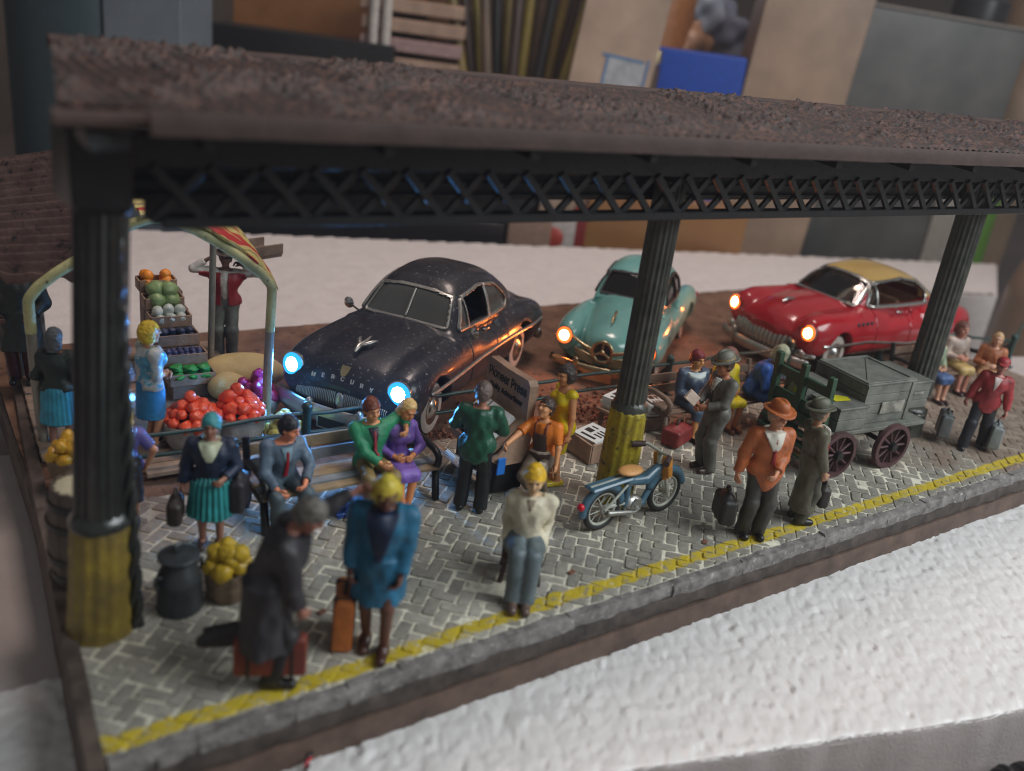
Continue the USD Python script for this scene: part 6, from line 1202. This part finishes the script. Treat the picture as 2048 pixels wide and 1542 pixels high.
basket('fruit_basket', 'basket of magenta fruit behind the right stall post', (9.0, 25.4, .05), .62, .62, (150, 26, 84), .20, 40, 3); basket('fruit_basket', 'basket of pale yellow green fruit outside the right stall post', (8.98, 22.95, .0), .62, .5, (190, 186, 104), .21, 45, 5)
basket('fruit_basket', 'basket with bunches of yellow fruit half hidden behind the first column', (3.15, 22.6, .3), .5, .6, (196, 150, 40), .2, 30, 6, 'wicker')
# litter, and blue lumps added for the blue light under the long bench
cl = thing('crumpled_cloth', 'bright blue lumps standing in for blue light under the long bench', 'cloth', (9.2, 18.75, 0))
for k, (x, y, s) in enumerate(((.2, .1, .55), (.75, .25, .4), (-1.55, .1, .38))): MB().ball((x, y, .10), (s, s * .6, .14), 3, noise=.6, seed=k, nf=2).build(cl, 'fold', P((24, 66, 138), .5, bump=.5), smooth=True)
lf = [MB().box((x, y, .02), (.22, .14, .03), R=rotm(0, 0, a), ch=.01) for x, y, a in ((6.9, 15.2, 20), (8.35, 15.45, 70), (13.05, 14.2, 10), (17.4, 13.9, 40))]
for k, b in enumerate(lf): q = thing('fallen_leaf', 'small red brown scrap lying on the bricks ' + ('near the hurrying person', 'beside the bright blue coat', 'right of the cream shirt', 'left of the orange jacket')[k], 'scrap'); b.build(q, 'scrap', P((112, 74, 58), .7))
# ---------------------------------------------------------------- what stands on the work table behind, out of focus
def stand(name, label, cat, c, w, ztop, mat, depth=None, rz=-36.4, zb=-6.4, lid=None, cyl=False, tilt=0):
    t = thing(name, label, cat, (c[0], c[1], zb), rz); d = depth or w; h = ztop - zb
    if cyl: MB().lathe([(w * .46, 0), (w * .5, h * .02), (w * .5, h * .98), (w * .48, h)], (0, d / 2, 0), 40).build(t, 'body', mat, smooth=40)
    else: MB().box((0, d / 2, h / 2), (w, d, h), R=rotm(0, tilt, 0), ch=.15).build(t, 'body', mat, smooth=50)
    return t, h, d
stand('paint_bucket', 'pale blue grey lit half of the container at the far left behind the roof', 'container', (13.0, 56.6), 4.4, 13.5, paint('bucket_lit', (0.122, 0.143, 0.166), .45, var=.15, vs=.25, bump=.1), depth=5); stand('teal_tub', 'dark teal shaded half of the container at the far left edge', 'tub', (8.6, 59.0), 8.4, 13, paint('bucket_shaded', (0.016, 0.034, 0.042), .5, bump=0), cyl=True)  # one container in two pieces, its lit and shaded halves put into colour
stand('cardboard_box', 'brown cardboard box far behind above the black case', 'box', (29.9, 70.3), 15, 14, paint('card_brown', (0.230, 0.099, 0.037), 0.35, var=.2, vs=.3, bump=.1))
stand('black_case', 'black case behind the roof', 'case', (25.0, 63.9), 13.2, 9.6, 'black_plastic', depth=5); t, h, d = stand('tray_stack', 'stack of clear plastic trays with pinkish edges', 'trays', (31.7, 60.2), 7.4, -6.0, paint('tray_clear', (0.324, 0.220, 0.165), .3, var=.25, vs=.6, bump=.1))
for k in range(15): MB().box((.1 * math.sin(k * 2.1), d / 2, .7 + k * 1.28), (7.2, d, .95), ch=.12).build(t, 'tray', 'tray_clear' if k % 3 else paint('tray_pink%d' % k, (.30, .20, .19), .35, bump=0), smooth=40)
for k in range(2): MB().tube([(-2.6 + k * .9, -.3, 0), (-2.6 + k * .9, -.3, 19)], .35, n=10).build(t, 'plastic_rod', paint('rod%d' % k, (.42, .38, .35), .2, bump=0), smooth=True)
t, h, d = stand('brush_jar', 'black jar holding brushes with olive and brown handles', 'brush jar', (37.6, 54.9), 6.2, 7.6, 'black_plastic', cyl=True)
for k in range(15):
    a = (k - 7) / 7.0; col = [(110, 92, 44), (60, 44, 40), (124, 108, 48), (92, 74, 60), (30, 26, 26)][k % 5]; y = d / 2 + (k % 3 - 1) * 1.1
    MB().tube([(a * 2.6, y, h - 6), (a * 4.3, y, h + 1), (a * 6.4, y, h + 9.5)], [.30, .42, .32], n=8).build(t, 'handle', P(col, .4, var=.3, vs=.4), smooth=True)
t, h, d = stand('white_carton', 'white plastic container printed with a blue framed panel', 'container', (41.9, 50.9), 5.6, 16.5, paint('carton_white', (0.352, 0.253, 0.190), 0.35, var=.25, vs=.22, bump=0), depth=4, tilt=5)
fr = MB()
for x, z, w, hh in ((.55, 17.2, 2.9, .16), (-.85, 13.3, .16, 8), (1.95, 13.3, .16, 8)): fr.box((x + .5, -.03, z), (w, .06, hh), R=rotm(0, 5, 0), ch=.01)
fr.build(t, 'blue_frame', P((70, 110, 150), .5)); MB().box((1.0, -.02, 13.3), (2.6, .04, 7.6), R=rotm(0, 5, 0), ch=.01).build(t, 'printed_panel', P((150, 152, 156), .5, var=.3, vs=1.2))
stand('orange_jar', 'orange brown jar behind the white container', 'jar', (53.3, 58.5), 5.6, 18, paint('jar_orange', (0.378, 0.147, 0.050), .4, bump=0), cyl=True)
t = thing('plastic_bag', 'crumpled pinkish grey plastic bag of odds and ends', 'bag', (57.0, 57.5, -6.4), -36)
for k, (x, z, c, s) in enumerate(((-2, 17.5, (170, 128, 100), 3.2), (1.6, 19.6, (110, 112, 130), 2.6), (-.6, 21.5, (150, 160, 175), 2.4), (2.6, 15.5, (176, 136, 112), 3.4), (-3.4, 14.0, (120, 60, 44), 2.4), (0, 8, (120, 84, 66), 6.5))): MB().ball((x, 2 + (k % 2), z), (s, s * .7, s), 3, noise=.35, seed=k).build(t, 'lump', P(c, .35, var=.2, vs=.4), smooth=True)
t = thing('gold_cap', 'small shiny gold bottle cap beside the blue box', 'cap', (46.6, 51.4, 10.6), 0); MB().lathe([(.5, 0), (.55, .2), (.5, .9), (0, 1.0)], n=20).build(t, 'cap', 'gold_chrome', smooth=40); MB().lathe([(.45, -17), (.5, -.1)], n=16).build(t, 'bottle', P((70, 52, 40), .4), smooth=40)
stand('blue_box', 'strong blue plastic box behind the roof', 'box', (49.6, 49.9), 6.7, 11.8, paint('box_blue', (.004, .045, .30), .4, bump=0), depth=4)
stand('grey_board', 'pale grey beige bottle shaped container right of the blue box', 'container', (55.9, 46.3), 7.6, 18.5, paint('board_beige', (0.260, 0.176, 0.123), 0.35, var=.28, vs=.2, bump=0), depth=4, tilt=3)
t, h, d = stand('storage_case', 'large dark grey storage case standing on the table', 'case', (69.5, 45.9), 15.6, 16.6, paint('case_grey', (0.046, 0.045, 0.042), 0.35, c2=(.11, .105, .10), vs=.2, bump=.05), depth=6, tilt=2); MB().box((.3, d / 2, h + .1), (15.6, d + .2, .25), R=rotm(0, 2, 0), ch=.06).build(t, 'lid_edge', paint('case_edge', (0.158, 0.136, 0.118), .4, bump=0))
MB().lathe([(2.1, 0), (2.2, .2), (2.15, 1.6), (1.9, 1.8), (0, 1.8)], (4.9, d / 2, h + .05), n=30).build(t, 'cap', 'black_plastic', smooth=40)
stand('beige_tub', 'tall beige plastic tub at the upper right edge', 'tub', (82.2, 42.6), 6.2, 21, paint('tub_beige', (0.206, 0.141, 0.092), 0.35, var=.25, vs=.2, bump=0), cyl=True)
stand('low_carton', 'pinkish grey carton under the girder left of the red pack', 'carton', (36.6, 50.0), 3.0, .1, paint('carton_pink', (0.242, 0.154, 0.112), .6, bump=0), depth=1.2); t, h, d = stand('white_pack', 'white pack with a small red ball below the girder', 'pack', (38.6, 49.1), 2.0, .4, paint('pack_white', (0.374, 0.340, 0.320), .5, bump=0), depth=1.2); MB().ball((-.5, -.1, 5.1), (.75, .2, .75)).build(t, 'red_ball', P((150, 52, 40), .5), smooth=True)
stand('red_pack', 'narrow dark red pack beside the mustard tub', 'pack', (40.1, 49.0), 1.0, .8, paint('pack_red', (0.166, 0.012, 0.012), .5, bump=0), depth=1.2)
t, h, d = stand('mustard_tub', 'low mustard yellow tub behind the foam sheet', 'tub', (46.3, 46.9), 11.4, 1.9, paint('tub_mustard', (0.260, 0.136, 0.042), 0.35, c2=(.20, .085, .04), vs=.12, bump=0), depth=2.2)
stand('dark_strip', 'low black object below the left part of the girder', 'object', (30.8, 52.3), 8.5, -.4, 'black_plastic', depth=1.0); stand('green_bottle', 'bright green bottle between dark case and beige tub', 'bottle', (76.6, 40.2), 2.1, 6.2, paint('bottle_green', (0.072, 0.170, 0.019), .4, bump=0), cyl=True); stand('pale_panel', 'pale grey panel beside the green bottle', 'panel', (73.9, 42.3), 2.2, 5.0, paint('panel_pale', (0.238, 0.211, 0.179), .5, bump=0), depth=1.0)
t = thing('beige_bottle', 'rounded beige bottle standing at the right edge behind the platform', 'bottle', (58.6, 25.6, -6.4)); MB().lathe([(1.9, 0), (2.3, .5), (2.35, 7), (2.3, 7.6), (1.9, 9.2), (1.0, 10.0), (.8, 10.6), (0, 10.7)], n=40).build(t, 'body', paint('bottle_beige', (0.230, 0.157, 0.109), 0.35, var=.25, vs=.2, bump=0), smooth=40)

# ---------------------------------------------------------------- added volume round the model, imitating lens bloom and veiling at the headlights
mk_bloom = usdkit.material(stage, '/World/Looks/bloom_veil', {'v': ('principled_volume', {'color': (0.9, 0.93, 1.0), 'density': 0.065, 'anisotropy': 0.3})}, volume='v.volume')
LOOK['bloom_veil'] = mk_bloom
hv = np.array([(x, y, z) for x in (-120, 280) for y in (-90, 150) for z in (-110, 105)], float)
pz = put(W, 'haze', hv, [(0, 1, 3, 2), (4, 6, 7, 5), (0, 4, 5, 1), (2, 3, 7, 6), (0, 2, 6, 4), (1, 5, 7, 3)], 'bloom_veil'); tag(stage.GetPrimAtPath(pz), kind='stuff', label='added volume imitating lens bloom and veiling at the headlights', cat='haze')
